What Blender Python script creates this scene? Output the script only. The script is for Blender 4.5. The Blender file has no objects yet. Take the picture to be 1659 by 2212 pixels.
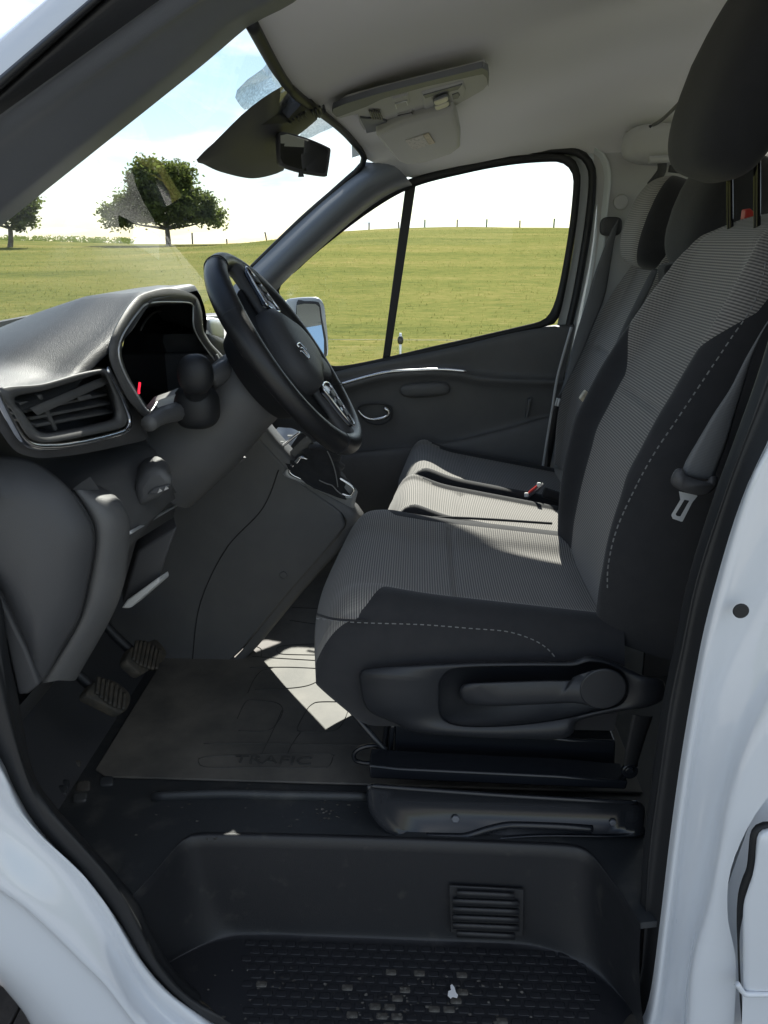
import bpy, bmesh, math, random
from mathutils import Vector, Matrix
random.seed(7)
R = math.radians
S = bpy.context.scene
COL = S.collection
ZC = 1.62                                   # eye height above the paving; the code below works relative to the eye
# ------------------------------------------------------------------ camera
F, CX, CY = 1660., 829.5, 1106.
PITCH, YAW = R(19.4), R(2.5)
cam = bpy.data.cameras.new('camera'); camo = bpy.data.objects.new('camera', cam); COL.objects.link(camo)
camo.location = (0, 0, ZC); camo.rotation_euler = (R(90) - PITCH, 0, YAW)
cam.sensor_fit = 'HORIZONTAL'; cam.sensor_width = 36; cam.lens = 36 * F / 1659
cam.clip_start = 0.02; cam.clip_end = 3000
S.camera = camo
# ------------------------------------------------------------------ light
SUN_AZ, SUN_EL = R(3), R(42)              # azimuth from +Y (far side of the van) towards +X; negative = towards the nose
sd = Vector((math.sin(SUN_AZ) * math.cos(SUN_EL), math.cos(SUN_AZ) * math.cos(SUN_EL), math.sin(SUN_EL)))
sun = bpy.data.lights.new('sun', 'SUN'); suno = bpy.data.objects.new('sun', sun); COL.objects.link(suno)
sun.energy = 3.1; sun.angle = R(0.53); sun.color = (1, .95, .87)
suno.rotation_euler = sd.to_track_quat('Z', 'Y').to_euler(); suno.location = (0, 20, 30)
W = bpy.data.worlds.new('World'); S.world = W; W.use_nodes = True
nt = W.node_tree; nt.nodes.clear()
def N(nt, t, **k):
    n = nt.nodes.new(t)
    for a, b in k.items():
        if a == 'i':
            for x, y in b.items(): n.inputs[x].default_value = y
        else: setattr(n, a, b)
    return n
def L(nt, a, b): nt.links.new(a, b)
sky = N(nt, 'ShaderNodeTexSky', sky_type='NISHITA', sun_disc=False, sun_elevation=SUN_EL, sun_rotation=SUN_AZ, air_density=1.0, dust_density=.25, ozone_density=1.4)
tc = N(nt, 'ShaderNodeTexCoord')
sep = N(nt, 'ShaderNodeSeparateXYZ'); L(nt, tc.outputs['Generated'], sep.inputs[0])
zc_ = N(nt, 'ShaderNodeMath', operation='MAXIMUM', i={1: 0.0}); L(nt, sep.outputs['Z'], zc_.inputs[0])
za = N(nt, 'ShaderNodeMath', operation='ADD', i={1: 0.16}); L(nt, zc_.outputs[0], za.inputs[0])
dv = N(nt, 'ShaderNodeVectorMath', operation='SCALE'); inv = N(nt, 'ShaderNodeMath', operation='DIVIDE', i={0: 1.0}); L(nt, za.outputs[0], inv.inputs[1])
L(nt, tc.outputs['Generated'], dv.inputs[0]); L(nt, inv.outputs[0], dv.inputs['Scale'])
mp = N(nt, 'ShaderNodeMapping'); mp.inputs['Location'].default_value = (3.1, 1.35, 0.4); mp.inputs['Scale'].default_value = (1, 1, .8); L(nt, dv.outputs[0], mp.inputs[0])
nz = N(nt, 'ShaderNodeTexNoise', i={'Scale': .95, 'Detail': 9, 'Roughness': .56, 'Distortion': .25}); L(nt, mp.outputs[0], nz.inputs['Vector'])
rp = N(nt, 'ShaderNodeValToRGB'); rp.color_ramp.elements[0].position = .47; rp.color_ramp.elements[1].position = .64; L(nt, nz.outputs['Fac'], rp.inputs[0])
nz2 = N(nt, 'ShaderNodeTexNoise', i={'Scale': 2.6, 'Detail': 6}); L(nt, mp.outputs[0], nz2.inputs['Vector'])
cc = N(nt, 'ShaderNodeValToRGB'); cc.color_ramp.elements[0].color = (5.2, 5.9, 6.8, 1); cc.color_ramp.elements[1].color = (11, 11.2, 11.5, 1); cc.color_ramp.elements[0].position = .3; cc.color_ramp.elements[1].position = .6; L(nt, nz2.outputs['Fac'], cc.inputs[0])
mx = N(nt, 'ShaderNodeMix', data_type='RGBA'); L(nt, rp.outputs['Color'], mx.inputs[0]); L(nt, sky.outputs[0], mx.inputs[6]); L(nt, cc.outputs['Color'], mx.inputs[7])
bg = N(nt, 'ShaderNodeBackground', i={'Strength': .049}); L(nt, mx.outputs[2], bg.inputs[0])
wo = N(nt, 'ShaderNodeOutputWorld'); L(nt, bg.outputs[0], wo.inputs[0])
V = S.view_settings; V.view_transform = 'Standard'; V.look = 'None'; V.gamma = 1; V.use_curve_mapping = False; V.exposure = 1.74
S.cycles.max_bounces = 8; S.cycles.diffuse_bounces = 5; S.cycles.glossy_bounces = 4; S.cycles.transparent_max_bounces = 12
S.cycles.use_denoising = True; S.cycles.sample_clamp_indirect = 6; S.cycles.caustics_reflective = False; S.cycles.caustics_refractive = False
# ------------------------------------------------------------------ pixel -> direction helpers (frame of 1659 x 2212)
def ray(u, v):
    a = (u - CX) / F; b = -(v - CY) / F
    dy = math.cos(PITCH) + b * math.sin(PITCH); dz = -math.sin(PITCH) + b * math.cos(PITCH)
    return (a * math.cos(YAW) - dy * math.sin(YAW), a * math.sin(YAW) + dy * math.cos(YAW), dz)
def PY(u, v, Y): d = ray(u, v); k = Y / d[1]; return Vector((d[0] * k, Y, d[2] * k))
def PX(u, v, X): d = ray(u, v); k = X / d[0]; return Vector((X, d[1] * k, d[2] * k))
def PZ(u, v, Z): d = ray(u, v); k = Z / d[2]; return Vector((d[0] * k, d[1] * k, Z))
def zoom(x0, y0, x1, w=1659.):              # coordinates read off an enlarged crop
    s = (x1 - x0) / w / 1.82278
    return lambda x, y: (x0 / 1.82278 + x * s, y0 / 1.82278 + y * s)
R1 = zoom(0, 0, 1512); R2 = zoom(1200, 0, 3024); R3 = zoom(0, 1000, 1512); R4 = zoom(1200, 1000, 3024); R5 = zoom(0, 1800, 1512)
R6 = zoom(1200, 2000, 3024); R7 = zoom(0, 2800, 1512); R8 = zoom(1200, 3000, 3024)
ZV = zoom(0, 1300, 600); ZW = zoom(700, 950, 1500); ZCn = zoom(1250, 200, 2050); ZG = zoom(900, 1650, 1500); ZB = zoom(2200, 500, 2800, 1106.)
ZL = zoom(0, 1850, 1000); ZS = zoom(1250, 2550, 2700); ZP = zoom(2500, 2400, 3024, 710.); ZT = zoom(2700, 1100, 3024, 717.)
# ------------------------------------------------------------------ materials
def mat(name, col, rough=.6, metal=0., spec=.5, coat=0., bump=None, var=None, wave=None, sheen=0.):
    m = bpy.data.materials.new(name); m.use_nodes = True; nt = m.node_tree; b = nt.nodes['Principled BSDF']
    b.inputs['Base Color'].default_value = (*col, 1); b.inputs['Roughness'].default_value = rough; b.inputs['Metallic'].default_value = metal
    b.inputs['Specular IOR Level'].default_value = spec; b.inputs['Coat Weight'].default_value = coat; b.inputs['Coat Roughness'].default_value = .04
    b.inputs['Sheen Weight'].default_value = sheen
    tc = N(nt, 'ShaderNodeTexCoord'); src = tc.outputs['Object']
    csock = None
    if var:                                 # (scale, second colour, low, high)
        n = N(nt, 'ShaderNodeTexNoise', i={'Scale': var[0], 'Detail': 8, 'Roughness': .6}); L(nt, src, n.inputs['Vector'])
        r = N(nt, 'ShaderNodeValToRGB'); r.color_ramp.elements[0].position = var[2]; r.color_ramp.elements[1].position = var[3]
        r.color_ramp.elements[0].color = (*col, 1); r.color_ramp.elements[1].color = (*var[1], 1)
        L(nt, n.outputs['Fac'], r.inputs[0]); csock = r.outputs['Color']
    hs = []
    if wave:                                # (ribs per metre along UV.v, second colour, depth)
        uv = N(nt, 'ShaderNodeUVMap'); sp = N(nt, 'ShaderNodeSeparateXYZ'); L(nt, uv.outputs[0], sp.inputs[0])
        mu = N(nt, 'ShaderNodeMath', operation='MULTIPLY', i={1: wave[0]}); L(nt, sp.outputs['Y'], mu.inputs[0])
        fr = N(nt, 'ShaderNodeMath', operation='PINGPONG', i={1: .5}); L(nt, mu.outputs[0], fr.inputs[0])
        mu2 = N(nt, 'ShaderNodeMath', operation='MULTIPLY', i={1: 180.}); L(nt, sp.outputs['X'], mu2.inputs[0])
        fx = N(nt, 'ShaderNodeMath', operation='PINGPONG', i={1: .5}); L(nt, mu2.outputs[0], fx.inputs[0])
        ad = N(nt, 'ShaderNodeMath', operation='MULTIPLY_ADD', i={1: .14}); L(nt, fx.outputs[0], ad.inputs[0]); L(nt, fr.outputs[0], ad.inputs[2])
        r = N(nt, 'ShaderNodeValToRGB'); r.color_ramp.elements[0].position = .10; r.color_ramp.elements[1].position = .50
        r.color_ramp.elements[0].color = (*col, 1); r.color_ramp.elements[1].color = (*wave[1], 1)
        L(nt, ad.outputs[0], r.inputs[0]); csock = r.outputs['Color']
        bp = N(nt, 'ShaderNodeBump', i={'Strength': .5, 'Distance': wave[2]}); L(nt, ad.outputs[0], bp.inputs['Height']); L(nt, bp.outputs[0], b.inputs['Normal'])
    elif bump:                              # (scale, distance)
        n = N(nt, 'ShaderNodeTexNoise', i={'Scale': bump[0], 'Detail': 3}); L(nt, src, n.inputs['Vector'])
        bp = N(nt, 'ShaderNodeBump', i={'Strength': .5, 'Distance': bump[1]}); L(nt, n.outputs['Fac'], bp.inputs['Height']); L(nt, bp.outputs[0], b.inputs['Normal'])
    if csock: L(nt, csock, b.inputs['Base Color'])
    return m
M = {}
M['paint'] = mat('white paint', (.64, .67, .71), .3, coat=1.)
M['seal'] = mat('black rubber seal', (.012, .013, .015), .55, bump=(300, .0004))
M['plastic'] = mat('dark grained plastic', (.095, .096, .098), .5, bump=(900, .0008), var=(14, (.11, .11, .11), .4, .7))  # this and the lower plastic lightened to stand in for glare haze
M['plastic_lo'] = mat('lower cabin plastic', (.055, .056, .060), .55, bump=(900, .0006))
M['dashtop'] = mat('soft dash skin', (.026, .028, .031), .40, spec=.4, bump=(700, .0012))
M['gloss'] = mat('gloss black plastic', (.008, .008, .009), .12)
M['metalblk'] = mat('black painted steel', (.014, .016, .020), .24, bump=(40, .0003))
M['chrome'] = mat('satin chrome', (.75, .76, .78), .18, metal=1.)
M['steel'] = mat('bright steel', (.72, .74, .76), .4, metal=.6)
M['head'] = mat('grey headliner fabric', (.80, .80, .80), .95, bump=(1400, .0005), sheen=.2)
M['headtrim'] = mat('grey roof trim plastic', (.50, .505, .50), .6, bump=(900, .0004))
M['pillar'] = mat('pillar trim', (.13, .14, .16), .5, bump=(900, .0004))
M['pale'] = mat('pale pillar trim', (.62, .66, .67), .5, bump=(700, .0003))
M['fabric'] = mat('smooth seat fabric', (.018, .019, .022), .92, bump=(1500, .0007), sheen=.12, var=(40, (.024, .024, .027), .35, .7))
M['rib'] = mat('ribbed seat fabric', (.075, .074, .073), .9, wave=(215., (.33, .31, .285), .0016), sheen=.2)
M['belt'] = mat('belt webbing', (.10, .105, .11), .55, wave=(500., (.15, .155, .16), .0006))
M['rearfloor'] = mat('pale rear floor covering', (.36, .35, .33), .8, var=(6, (.30, .29, .28), .4, .6))  # hidden floor, made pale to bounce sun onto the headliner
M['thread'] = mat('pale thread', (.20, .20, .20), .8)
M['seatplastic'] = mat('seat trim plastic', (.017, .019, .023), .42, bump=(900, .0006))
M['mat'] = mat('dusty rubber mat', (.085, .083, .075), .6, bump=(500, .0006), var=(9, (.16, .15, .13), .35, .7))
M['floor'] = mat('dark floor plastic', (.030, .033, .036), .45, bump=(600, .0006), var=(14, (.07, .07, .066), .55, .75))
M['step'] = mat('step plastic', (.014, .015, .018), .48, bump=(800, .0006), var=(30, (.03, .03, .03), .6, .72))
M['dirt'] = mat('dried mud', (.05, .046, .04), .9, var=(45, (.14, .135, .12), .45, .65))
M['pedal'] = mat('worn pedal rubber', (.035, .033, .028), .7, var=(60, (.07, .06, .045), .4, .65))
M['sunlit_grey'] = mat('satin silver plastic', (.34, .35, .36), .38, metal=.35)  # pale tone stands for sun on the black gear-lever plastic
M['red'] = mat('red plastic', (.55, .04, .03), .45)
M['needle'] = bpy.data.materials.new('red needle'); M['needle'].use_nodes = True
M['needle'].node_tree.nodes['Principled BSDF'].inputs['Base Color'].default_value = (.8, .02, .04, 1)
M['needle'].node_tree.nodes['Principled BSDF'].inputs['Emission Color'].default_value = (1, .02, .05, 1); M['needle'].node_tree.nodes['Principled BSDF'].inputs['Emission Strength'].default_value = .5
M['paper'] = mat('white paper', (.8, .8, .79), .8)
M['label'] = mat('cream printed sticker', (.62, .55, .42), .6, var=(120, (.45, .40, .31), .5, .6))
M['labelw'] = mat('pale printed sticker', (.6, .58, .55), .6, var=(160, (.4, .39, .37), .52, .6))
M['lens'] = mat('frosted lamp lens', (.75, .72, .60), .3)
M['mirror'] = mat('mirror glass', (.85, .87, .88), .015, metal=1.)
M['emblem'] = mat('polished emblem', (.8, .8, .82), .1, metal=1.)
M['dashtrim'] = mat('striped dash inlay', (.05, .05, .055), .35, wave=(330., (.10, .10, .105), .0004))
def glass(name, tint=(.93, .97, .95), dots=False, ior=1.5):
    m = bpy.data.materials.new(name); m.use_nodes = True; nt = m.node_tree; nt.nodes.clear()
    o = N(nt, 'ShaderNodeOutputMaterial'); t = N(nt, 'ShaderNodeBsdfTransparent'); t.inputs[0].default_value = (*tint, 1)
    g = N(nt, 'ShaderNodeBsdfGlossy'); g.inputs['Roughness'].default_value = .0
    ge = N(nt, 'ShaderNodeNewGeometry'); dt = N(nt, 'ShaderNodeVectorMath', operation='DOT_PRODUCT'); L(nt, ge.outputs['Normal'], dt.inputs[0]); L(nt, ge.outputs['Incoming'], dt.inputs[1])
    ab = N(nt, 'ShaderNodeMath', operation='ABSOLUTE'); L(nt, dt.outputs['Value'], ab.inputs[0]); su = N(nt, 'ShaderNodeMath', operation='SUBTRACT', i={0: 1.}); L(nt, ab.outputs[0], su.inputs[1])
    pw_ = N(nt, 'ShaderNodeMath', operation='POWER', i={1: 5.}); L(nt, su.outputs[0], pw_.inputs[0]); f = N(nt, 'ShaderNodeMath', operation='MULTIPLY_ADD', i={1: .6, 2: .03}); L(nt, pw_.outputs[0], f.inputs[0])
    mxs = N(nt, 'ShaderNodeMixShader'); L(nt, f.outputs[0], mxs.inputs[0]); L(nt, t.outputs[0], mxs.inputs[1]); L(nt, g.outputs[0], mxs.inputs[2])
    if dots:
        uv = N(nt, 'ShaderNodeTexCoord'); vo = N(nt, 'ShaderNodeTexNoise', i={'Scale': 260., 'Detail': 1.}); L(nt, uv.outputs['Object'], vo.inputs['Vector'])
        lt = N(nt, 'ShaderNodeMath', operation='MULTIPLY', i={1: .85}); L(nt, vo.outputs['Fac'], lt.inputs[0])
        d = N(nt, 'ShaderNodeBsdfDiffuse'); d.inputs[0].default_value = (.03, .04, .05, 1); m2 = N(nt, 'ShaderNodeMixShader')
        L(nt, lt.outputs[0], m2.inputs[0]); L(nt, mxs.outputs[0], m2.inputs[1]); L(nt, d.outputs[0], m2.inputs[2]); L(nt, m2.outputs[0], o.inputs[0])
    else: L(nt, mxs.outputs[0], o.inputs[0])
    return m
M['glass'] = glass('window glass'); M['frit'] = glass('dotted shade band', dots=True)
# ------------------------------------------------------------------ mesh helpers
def vv(p): return p if isinstance(p, Vector) else Vector(p)
def obj(name, me, m, parent=None, smooth=True):
    o = bpy.data.objects.new(name, me); COL.objects.link(o)
    if m is not None and not me.materials:
        for x in (m if isinstance(m, (list, tuple)) else [m]): me.materials.append(M[x])
    if smooth: me.shade_smooth()
    if parent: o.parent = parent
    return o
def mk(name, verts, faces, m, parent=None, smooth=True, uvs=None, mi=None, auto=None):
    me = bpy.data.meshes.new(name); me.from_pydata([(v[0], v[1], v[2] + ZC) for v in verts], [], faces); me.update()
    if uvs:
        ul = me.uv_layers.new(name='UVMap')
        for lp in me.loops: ul.data[lp.index].uv = uvs[lp.vertex_index]
    o = obj(name, me, m, parent, smooth)
    if mi: me.polygons.foreach_set('material_index', mi)
    if auto:
        me.set_sharp_from_angle(angle=R(auto))
    return o
def empty(name, parent=None, loc=(0, 0, 0)):
    o = bpy.data.objects.new(name, None); COL.objects.link(o); o.empty_display_size = .1; o.location = loc
    if parent: o.parent = parent
    return o
def tag(o, label=None, cat=None, group=None, kind=None):
    if label: o['label'] = label
    if cat: o['category'] = cat
    if group: o['group'] = group
    if kind: o['kind'] = kind
    return o
def cr(pts, n, closed=False, lin=False):    # Catmull-Rom through pts, resampled to n points by arc length
    pts = [vv(p) for p in pts]; k = len(pts); dense = []
    segs = k if closed else k - 1
    for i in range(segs):
        g = lambda j: pts[j % k] if closed else pts[max(0, min(k - 1, j))]
        p0, p1, p2, p3 = g(i - 1), g(i), g(i + 1), g(i + 2)
        for s in range(12):
            t = s / 12
            if lin: dense.append(p1.lerp(p2, t)); continue
            a = (p1 * 2 + (p2 - p0) * t + (p0 * 2 - p1 * 5 + p2 * 4 - p3) * t * t + (p1 * 3 - p0 - p2 * 3 + p3) * t ** 3) * .5
            dense.append(a)
    dense.append(pts[0].copy() if closed else pts[-1].copy())
    acc = [0.]
    for a, b in zip(dense, dense[1:]): acc.append(acc[-1] + (b - a).length)
    tot = acc[-1] or 1e-9; out = []; j = 0; m = n if closed else n - 1
    for i in range(n):
        d = tot * i / m
        while j < len(acc) - 2 and acc[j + 1] < d: j += 1
        s = acc[j + 1] - acc[j]; out.append(dense[j].lerp(dense[j + 1], 0 if s < 1e-9 else min(1, (d - acc[j]) / s)))
    return out
def remap(dense, fa, fb, n1, n2):           # resample a polyline so that columns n1 and n1 + n2 sit at fractions fa and fb
    m = len(dense) - 1; fr = [fa * i / n1 for i in range(n1)] + [fa + (fb - fa) * i / n2 for i in range(n2)] + [fb + (1 - fb) * i / n1 for i in range(n1 + 1)]
    out = []
    for f in fr:
        x = min(m - 1e-6, max(0, f * m)); k = int(x); out.append(vv(dense[k]).lerp(vv(dense[k + 1]), x - k))
    return out
def grid(name, rows, m, parent=None, closed=False, cap0=False, cap1=False, thick=0, uvflip=False, pick=None, smooth=True, auto=None):
    """rows of equal length -> mesh; pick(r, c) -> material index"""
    nr, nc = len(rows), len(rows[0]); vs = [p for r in rows for p in r]; fs = []; mi = []
    cu = nc if closed else nc - 1
    for r in range(nr - 1):
        for c in range(cu):
            c2 = (c + 1) % nc; fs.append((r * nc + c, r * nc + c2, (r + 1) * nc + c2, (r + 1) * nc + c)); mi.append(pick(r, c) if pick else 0)
    if cap0: fs.append(tuple(range(nc))[::-1]); mi.append(0)
    if cap1: fs.append(tuple((nr - 1) * nc + c for c in range(nc))); mi.append(0)
    # metric UVs: u along columns measured in the middle row, v along rows measured in the middle column
    uvs = []; mr = nr // 2; mc = nc // 2
    ua = [0.]; va = [0.]
    for c in range(1, nc): ua.append(ua[-1] + (vv(rows[mr][c]) - vv(rows[mr][c - 1])).length)
    for r in range(1, nr): va.append(va[-1] + (vv(rows[r][mc]) - vv(rows[r - 1][mc])).length)
    for r in range(nr):
        for c in range(nc): uvs.append((va[r], ua[c]) if uvflip else (ua[c], va[r]))
    o = mk(name, vs, fs, m, parent, smooth, uvs, mi if pick else None, auto)
    if thick:
        s = o.modifiers.new('s', 'SOLIDIFY'); s.thickness = abs(thick); s.offset = 1 if thick > 0 else -1
    return o
def loft(name, curves, m, parent=None, nu=24, nv=12, lin=False, linu=False, **k):
    rows = [cr(c, nu, lin=linu) for c in curves]; cols = [cr([r[i] for r in rows], nv, lin=lin) for i in range(nu)]
    return grid(name, [[cols[c][r] for c in range(nu)] for r in range(nv)], m, parent, **k)
def rings(name, curves, m, parent=None, n=40, cap0=False, cap1=True, linu=False, **k):
    return grid(name, [cr(c, n, closed=True, lin=linu) for c in curves], m, parent, closed=True, cap0=cap0, cap1=cap1, **k)
def tube(name, path, r, m, parent=None, n=8, closed=False, res=None, flat=1., lin=False, up=Vector((0, 1, 0))):
    pts = cr(path, res or max(6, len(path) * 5), closed=closed, lin=lin); rows = []; k = len(pts)
    for i, p in enumerate(pts):
        a = pts[(i - 1) % k] if (closed or i) else p; b = pts[(i + 1) % k] if (closed or i < k - 1) else p
        t = (b - a).normalized(); s = t.cross(up)
        if s.length < 1e-4: s = t.cross(Vector((1, 0, 0)))
        s.normalize(); q = t.cross(s); rr = r(i / (k - 1)) if callable(r) else r
        rows.append([p + s * math.cos(6.28319 * j / n) * rr + q * math.sin(6.28319 * j / n) * rr * flat for j in range(n)])
    if closed: rows.append(rows[0])
    return grid(name, rows, m, parent, closed=True, cap0=not closed, cap1=not closed)
def prism(name, pts, dvec, m, parent=None, bev=.003, seg=3, smooth=True):
    pts = [vv(p) for p in pts]; dvec = vv(dvec); k = len(pts); vs = pts + [p + dvec for p in pts]
    fs = [tuple(range(k)), tuple(range(2 * k - 1, k - 1, -1))] + [(i, i + k, (i + 1) % k + k, (i + 1) % k) for i in range(k)]
    o = mk(name, vs, fs, m, parent, smooth)
    bm = bmesh.new(); bm.from_mesh(o.data); bmesh.ops.recalc_face_normals(bm, faces=bm.faces); bm.to_mesh(o.data); bm.free()
    if bev:
        b = o.modifiers.new('b', 'BEVEL'); b.width = bev; b.segments = seg; b.limit_method = 'ANGLE'; b.angle_limit = R(35); b.harden_normals = False
    o.data.set_sharp_from_angle(angle=R(50))
    return o
def box(name, c, ax, m, parent=None, bev=.003, seg=3):   # centre and three half-axis vectors
    c = vv(c); a, b, d = [vv(x) for x in ax]
    return prism(name, [c - a - b - d, c + a - b - d, c + a + b - d, c - a + b - d], d * 2, m, parent, bev, seg)
def pad(name, c, ax, m, parent=None, e=(.45, .45), nu=32, nv=20, fn=None, pick=None):   # superellipsoid cushion
    c = vv(c); a, b, d = [vv(x) for x in ax]
    sg = lambda x, p: math.copysign(abs(x) ** p, x); rows = []
    for i in range(nv + 1):
        ph = -math.pi / 2 + math.pi * i / nv; row = []
        for j in range(nu):
            th = 2 * math.pi * j / nu
            x = sg(math.cos(ph), e[0]) * sg(math.cos(th), e[1]); y = sg(math.cos(ph), e[0]) * sg(math.sin(th), e[1]); z = sg(math.sin(ph), e[0])
            if fn: x, y, z = fn(x, y, z)
            row.append(c + a * x + b * y + d * z)
        rows.append(row)
    return grid(name, rows, m, parent, closed=True, pick=pick)
def disc(name, c, nrm, r, h, m, parent=None, n=28, bev=.002, stretch=None):
    c = vv(c); nrm = vv(nrm).normalized(); s = nrm.cross(Vector((0, 0, 1)))
    if s.length < .01: s = Vector((1, 0, 0))
    s.normalize(); q = nrm.cross(s)
    return prism(name, [c + s * math.cos(6.28319 * i / n) * r + q * math.sin(6.28319 * i / n) * r for i in range(n)], nrm * h, m, parent, bev, 2)
def join(objs, name):                       # join loose pieces of ONE part into one mesh
    bm = bmesh.new(); mats = []
    dg = None
    for o in objs:
        for mm in o.data.materials:
            if mm not in mats: mats.append(mm)
    for o in objs:
        n0 = len(bm.faces); bm.from_mesh(o.data); bm.faces.ensure_lookup_table()
        for f in bm.faces[n0:]: f.material_index = mats.index(o.data.materials[f.material_index])
    me = bpy.data.meshes.new(name); bm.to_mesh(me); bm.free()
    for mm in mats: me.materials.append(mm)
    p = objs[0].parent; no = bpy.data.objects.new(name, me); COL.objects.link(no); no.parent = p
    for o in objs: bpy.data.objects.remove(o)
    return no
def stitches(name, path, parent, step=.011, r=.0009, m='thread'):
    pts = cr(path, 400); tot = sum((b - a).length for a, b in zip(pts, pts[1:])); n = int(tot / step); vs = []; fs = []
    for i in range(n):
        a = pts[int(399 * i / n)]; b = pts[min(399, int(399 * (i + .55) / n))]; t = (b - a)
        if t.length < 1e-6: continue
        s = t.normalized().cross(Vector((0, -.9, .4))).normalized() * r; q = t.normalized().cross(s) ; k = len(vs)
        for p in (a, b):
            vs += [p + s, p + q, p - s, p - q]
        fs += [(k, k + 1, k + 5, k + 4), (k + 1, k + 2, k + 6, k + 5), (k + 2, k + 3, k + 7, k + 6), (k + 3, k, k + 4, k + 7)]
    return mk(name, vs, fs, m, parent)
def text(name, s, size, depth, xf, m, parent):  # raised lettering; xf maps (x, y, z) of the flat text to the scene
    cu = bpy.data.curves.new(name, 'FONT'); cu.body = s; cu.size = size; cu.extrude = depth; cu.align_x = 'CENTER'; cu.align_y = 'CENTER'
    to = bpy.data.objects.new(name, cu); COL.objects.link(to); dg = bpy.context.evaluated_depsgraph_get()
    me = bpy.data.meshes.new_from_object(to.evaluated_get(dg)); bpy.data.objects.remove(to)
    for v in me.vertices:
        p = xf(*v.co); v.co = (p[0], p[1], p[2] + ZC)
    me.materials.clear()
    return obj(name, me, m, parent, smooth=False)
# ================================================================== THE SETTING
def smooth(a, b, x): t = max(0., min(1., (x - a) / (b - a))); return t * t * (3 - 2 * t)
def ground_z(x, y):                         # absolute height: paving level, then a pasture rising to a ridge
    if y < 6: return 0.
    d = math.hypot(x, y) ; h = 1.60 + .95 * smooth(-18, -2, x) + .25 * math.sin(x * .11 + 1) * smooth(20, 60, y)
    z = h * (.55 * smooth(5, 72, y) + .45 * max(0, min(1, (y - 6) / 66.)))
    z += .05 * math.sin(x * .55 + y * .31) * smooth(8, 16, y) * math.sin(y * .43)
    if y > 72: z -= .00035 * (y - 72) ** 2 if y < 200 else 5.7 + .02 * (y - 200)
    return z
def field_mesh():
    ys = [-400, -60, -6, 0, 3, 6] + [6 + i * .8 for i in range(1, 30)] + [30 + i * 2 for i in range(1, 30)] + [95, 110, 130, 160, 200, 300, 500, 900, 1500]
    xs = [-1500, -700, -300, -150, -90] + [-70 + i * 2. for i in range(71)] + [90, 150, 300, 700, 1500]
    vs = [(x, y, ground_z(x, y) - ZC) for y in ys for x in xs]; n = len(xs)
    fs = [(r * n + c, r * n + c + 1, (r + 1) * n + c + 1, (r + 1) * n + c) for r in range(len(ys) - 1) for c in range(n - 1)]
    return vs, fs
def grass_mat(name, tone=1.):
    m = bpy.data.materials.new(name); m.use_nodes = True; nt = m.node_tree; b = nt.nodes['Principled BSDF']; b.inputs['Roughness'].default_value = .9; b.inputs['Specular IOR Level'].default_value = .0
    tc = N(nt, 'ShaderNodeTexCoord')
    mp = N(nt, 'ShaderNodeMapping'); mp.inputs['Scale'].default_value = (.35, 1, 1); L(nt, tc.outputs['Object'], mp.inputs[0])
    n1 = N(nt, 'ShaderNodeTexNoise', i={'Scale': .16, 'Detail': 12, 'Roughness': .74}); L(nt, mp.outputs[0], n1.inputs['Vector'])
    n2 = N(nt, 'ShaderNodeTexNoise', i={'Scale': 7., 'Detail': 8, 'Roughness': .75}); L(nt, mp.outputs[0], n2.inputs['Vector'])
    mxx = N(nt, 'ShaderNodeMath', operation='MULTIPLY_ADD', i={1: .5}); L(nt, n2.outputs['Fac'], mxx.inputs[0])
    h = N(nt, 'ShaderNodeMath', operation='MULTIPLY', i={1: .5}); L(nt, n1.outputs['Fac'], h.inputs[0]); L(nt, h.outputs[0], mxx.inputs[2])
    r = N(nt, 'ShaderNodeValToRGB'); e = r.color_ramp.elements
    e[0].position = .39; e[0].color = (.074 * tone, .088 * tone, .030 * tone, 1); e[1].position = .62; e[1].color = (.25 * tone, .205 * tone, .085 * tone, 1)
    k = e.new(.485); k.color = (.130 * tone, .138 * tone, .042 * tone, 1); k = e.new(.54); k.color = (.168 * tone, .158 * tone, .052 * tone, 1)
    L(nt, mxx.outputs[0], r.inputs[0]); L(nt, r.outputs[0], b.inputs['Base Color'])
    bp = N(nt, 'ShaderNodeBump', i={'Strength': 1., 'Distance': .05}); L(nt, n2.outputs['Fac'], bp.inputs['Height']); L(nt, bp.outputs[0], b.inputs['Normal'])
    return m
M['grass'] = grass_mat('pasture grass', 1.22); M['blade'] = grass_mat('grass blades', 1.7)
_nt = M['blade'].node_tree; _t = N(_nt, 'ShaderNodeBsdfTranslucent'); _m = N(_nt, 'ShaderNodeMixShader', i={0: .55}); _p = _nt.nodes['Principled BSDF']
L(_nt, _p.inputs['Base Color'].links[0].from_socket, _t.inputs[0]); L(_nt, _p.outputs[0], _m.inputs[1]); L(_nt, _t.outputs[0], _m.inputs[2]); L(_nt, _m.outputs[0], _nt.nodes['Material Output'].inputs[0])
vs, fs = field_mesh()
tag(mk('field', vs, fs, 'grass'), 'sunlit green pasture rising to a low ridge', kind='structure')
# tufts of grass on the near slope, all one mass
vs = []; fs = []
for i in range(18000):
    y = 6.5 + 55 * random.random() ** 2.1; x = random.uniform(-.62, .42) * (y + 2); z = ground_z(x, y) - ZC
    s = random.uniform(.4, 1.1) * (.04 + .0011 * y)
    for b in range(2):
        a = random.uniform(0, 6.28); l = random.uniform(-.5, .5) * s; w = s * .2; k = len(vs)
        vs += [(x - math.cos(a) * w, y - math.sin(a) * w, z - .01), (x + math.cos(a) * w, y + math.sin(a) * w, z - .01), (x + l, y + random.uniform(-.4, .4) * s, z + s * random.uniform(.6, 1.1))]
        fs.append((k, k + 1, k + 2))
tag(mk('grass', vs, fs, 'blade', smooth=False), 'tufts of short grass over the pasture', kind='stuff')
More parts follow.
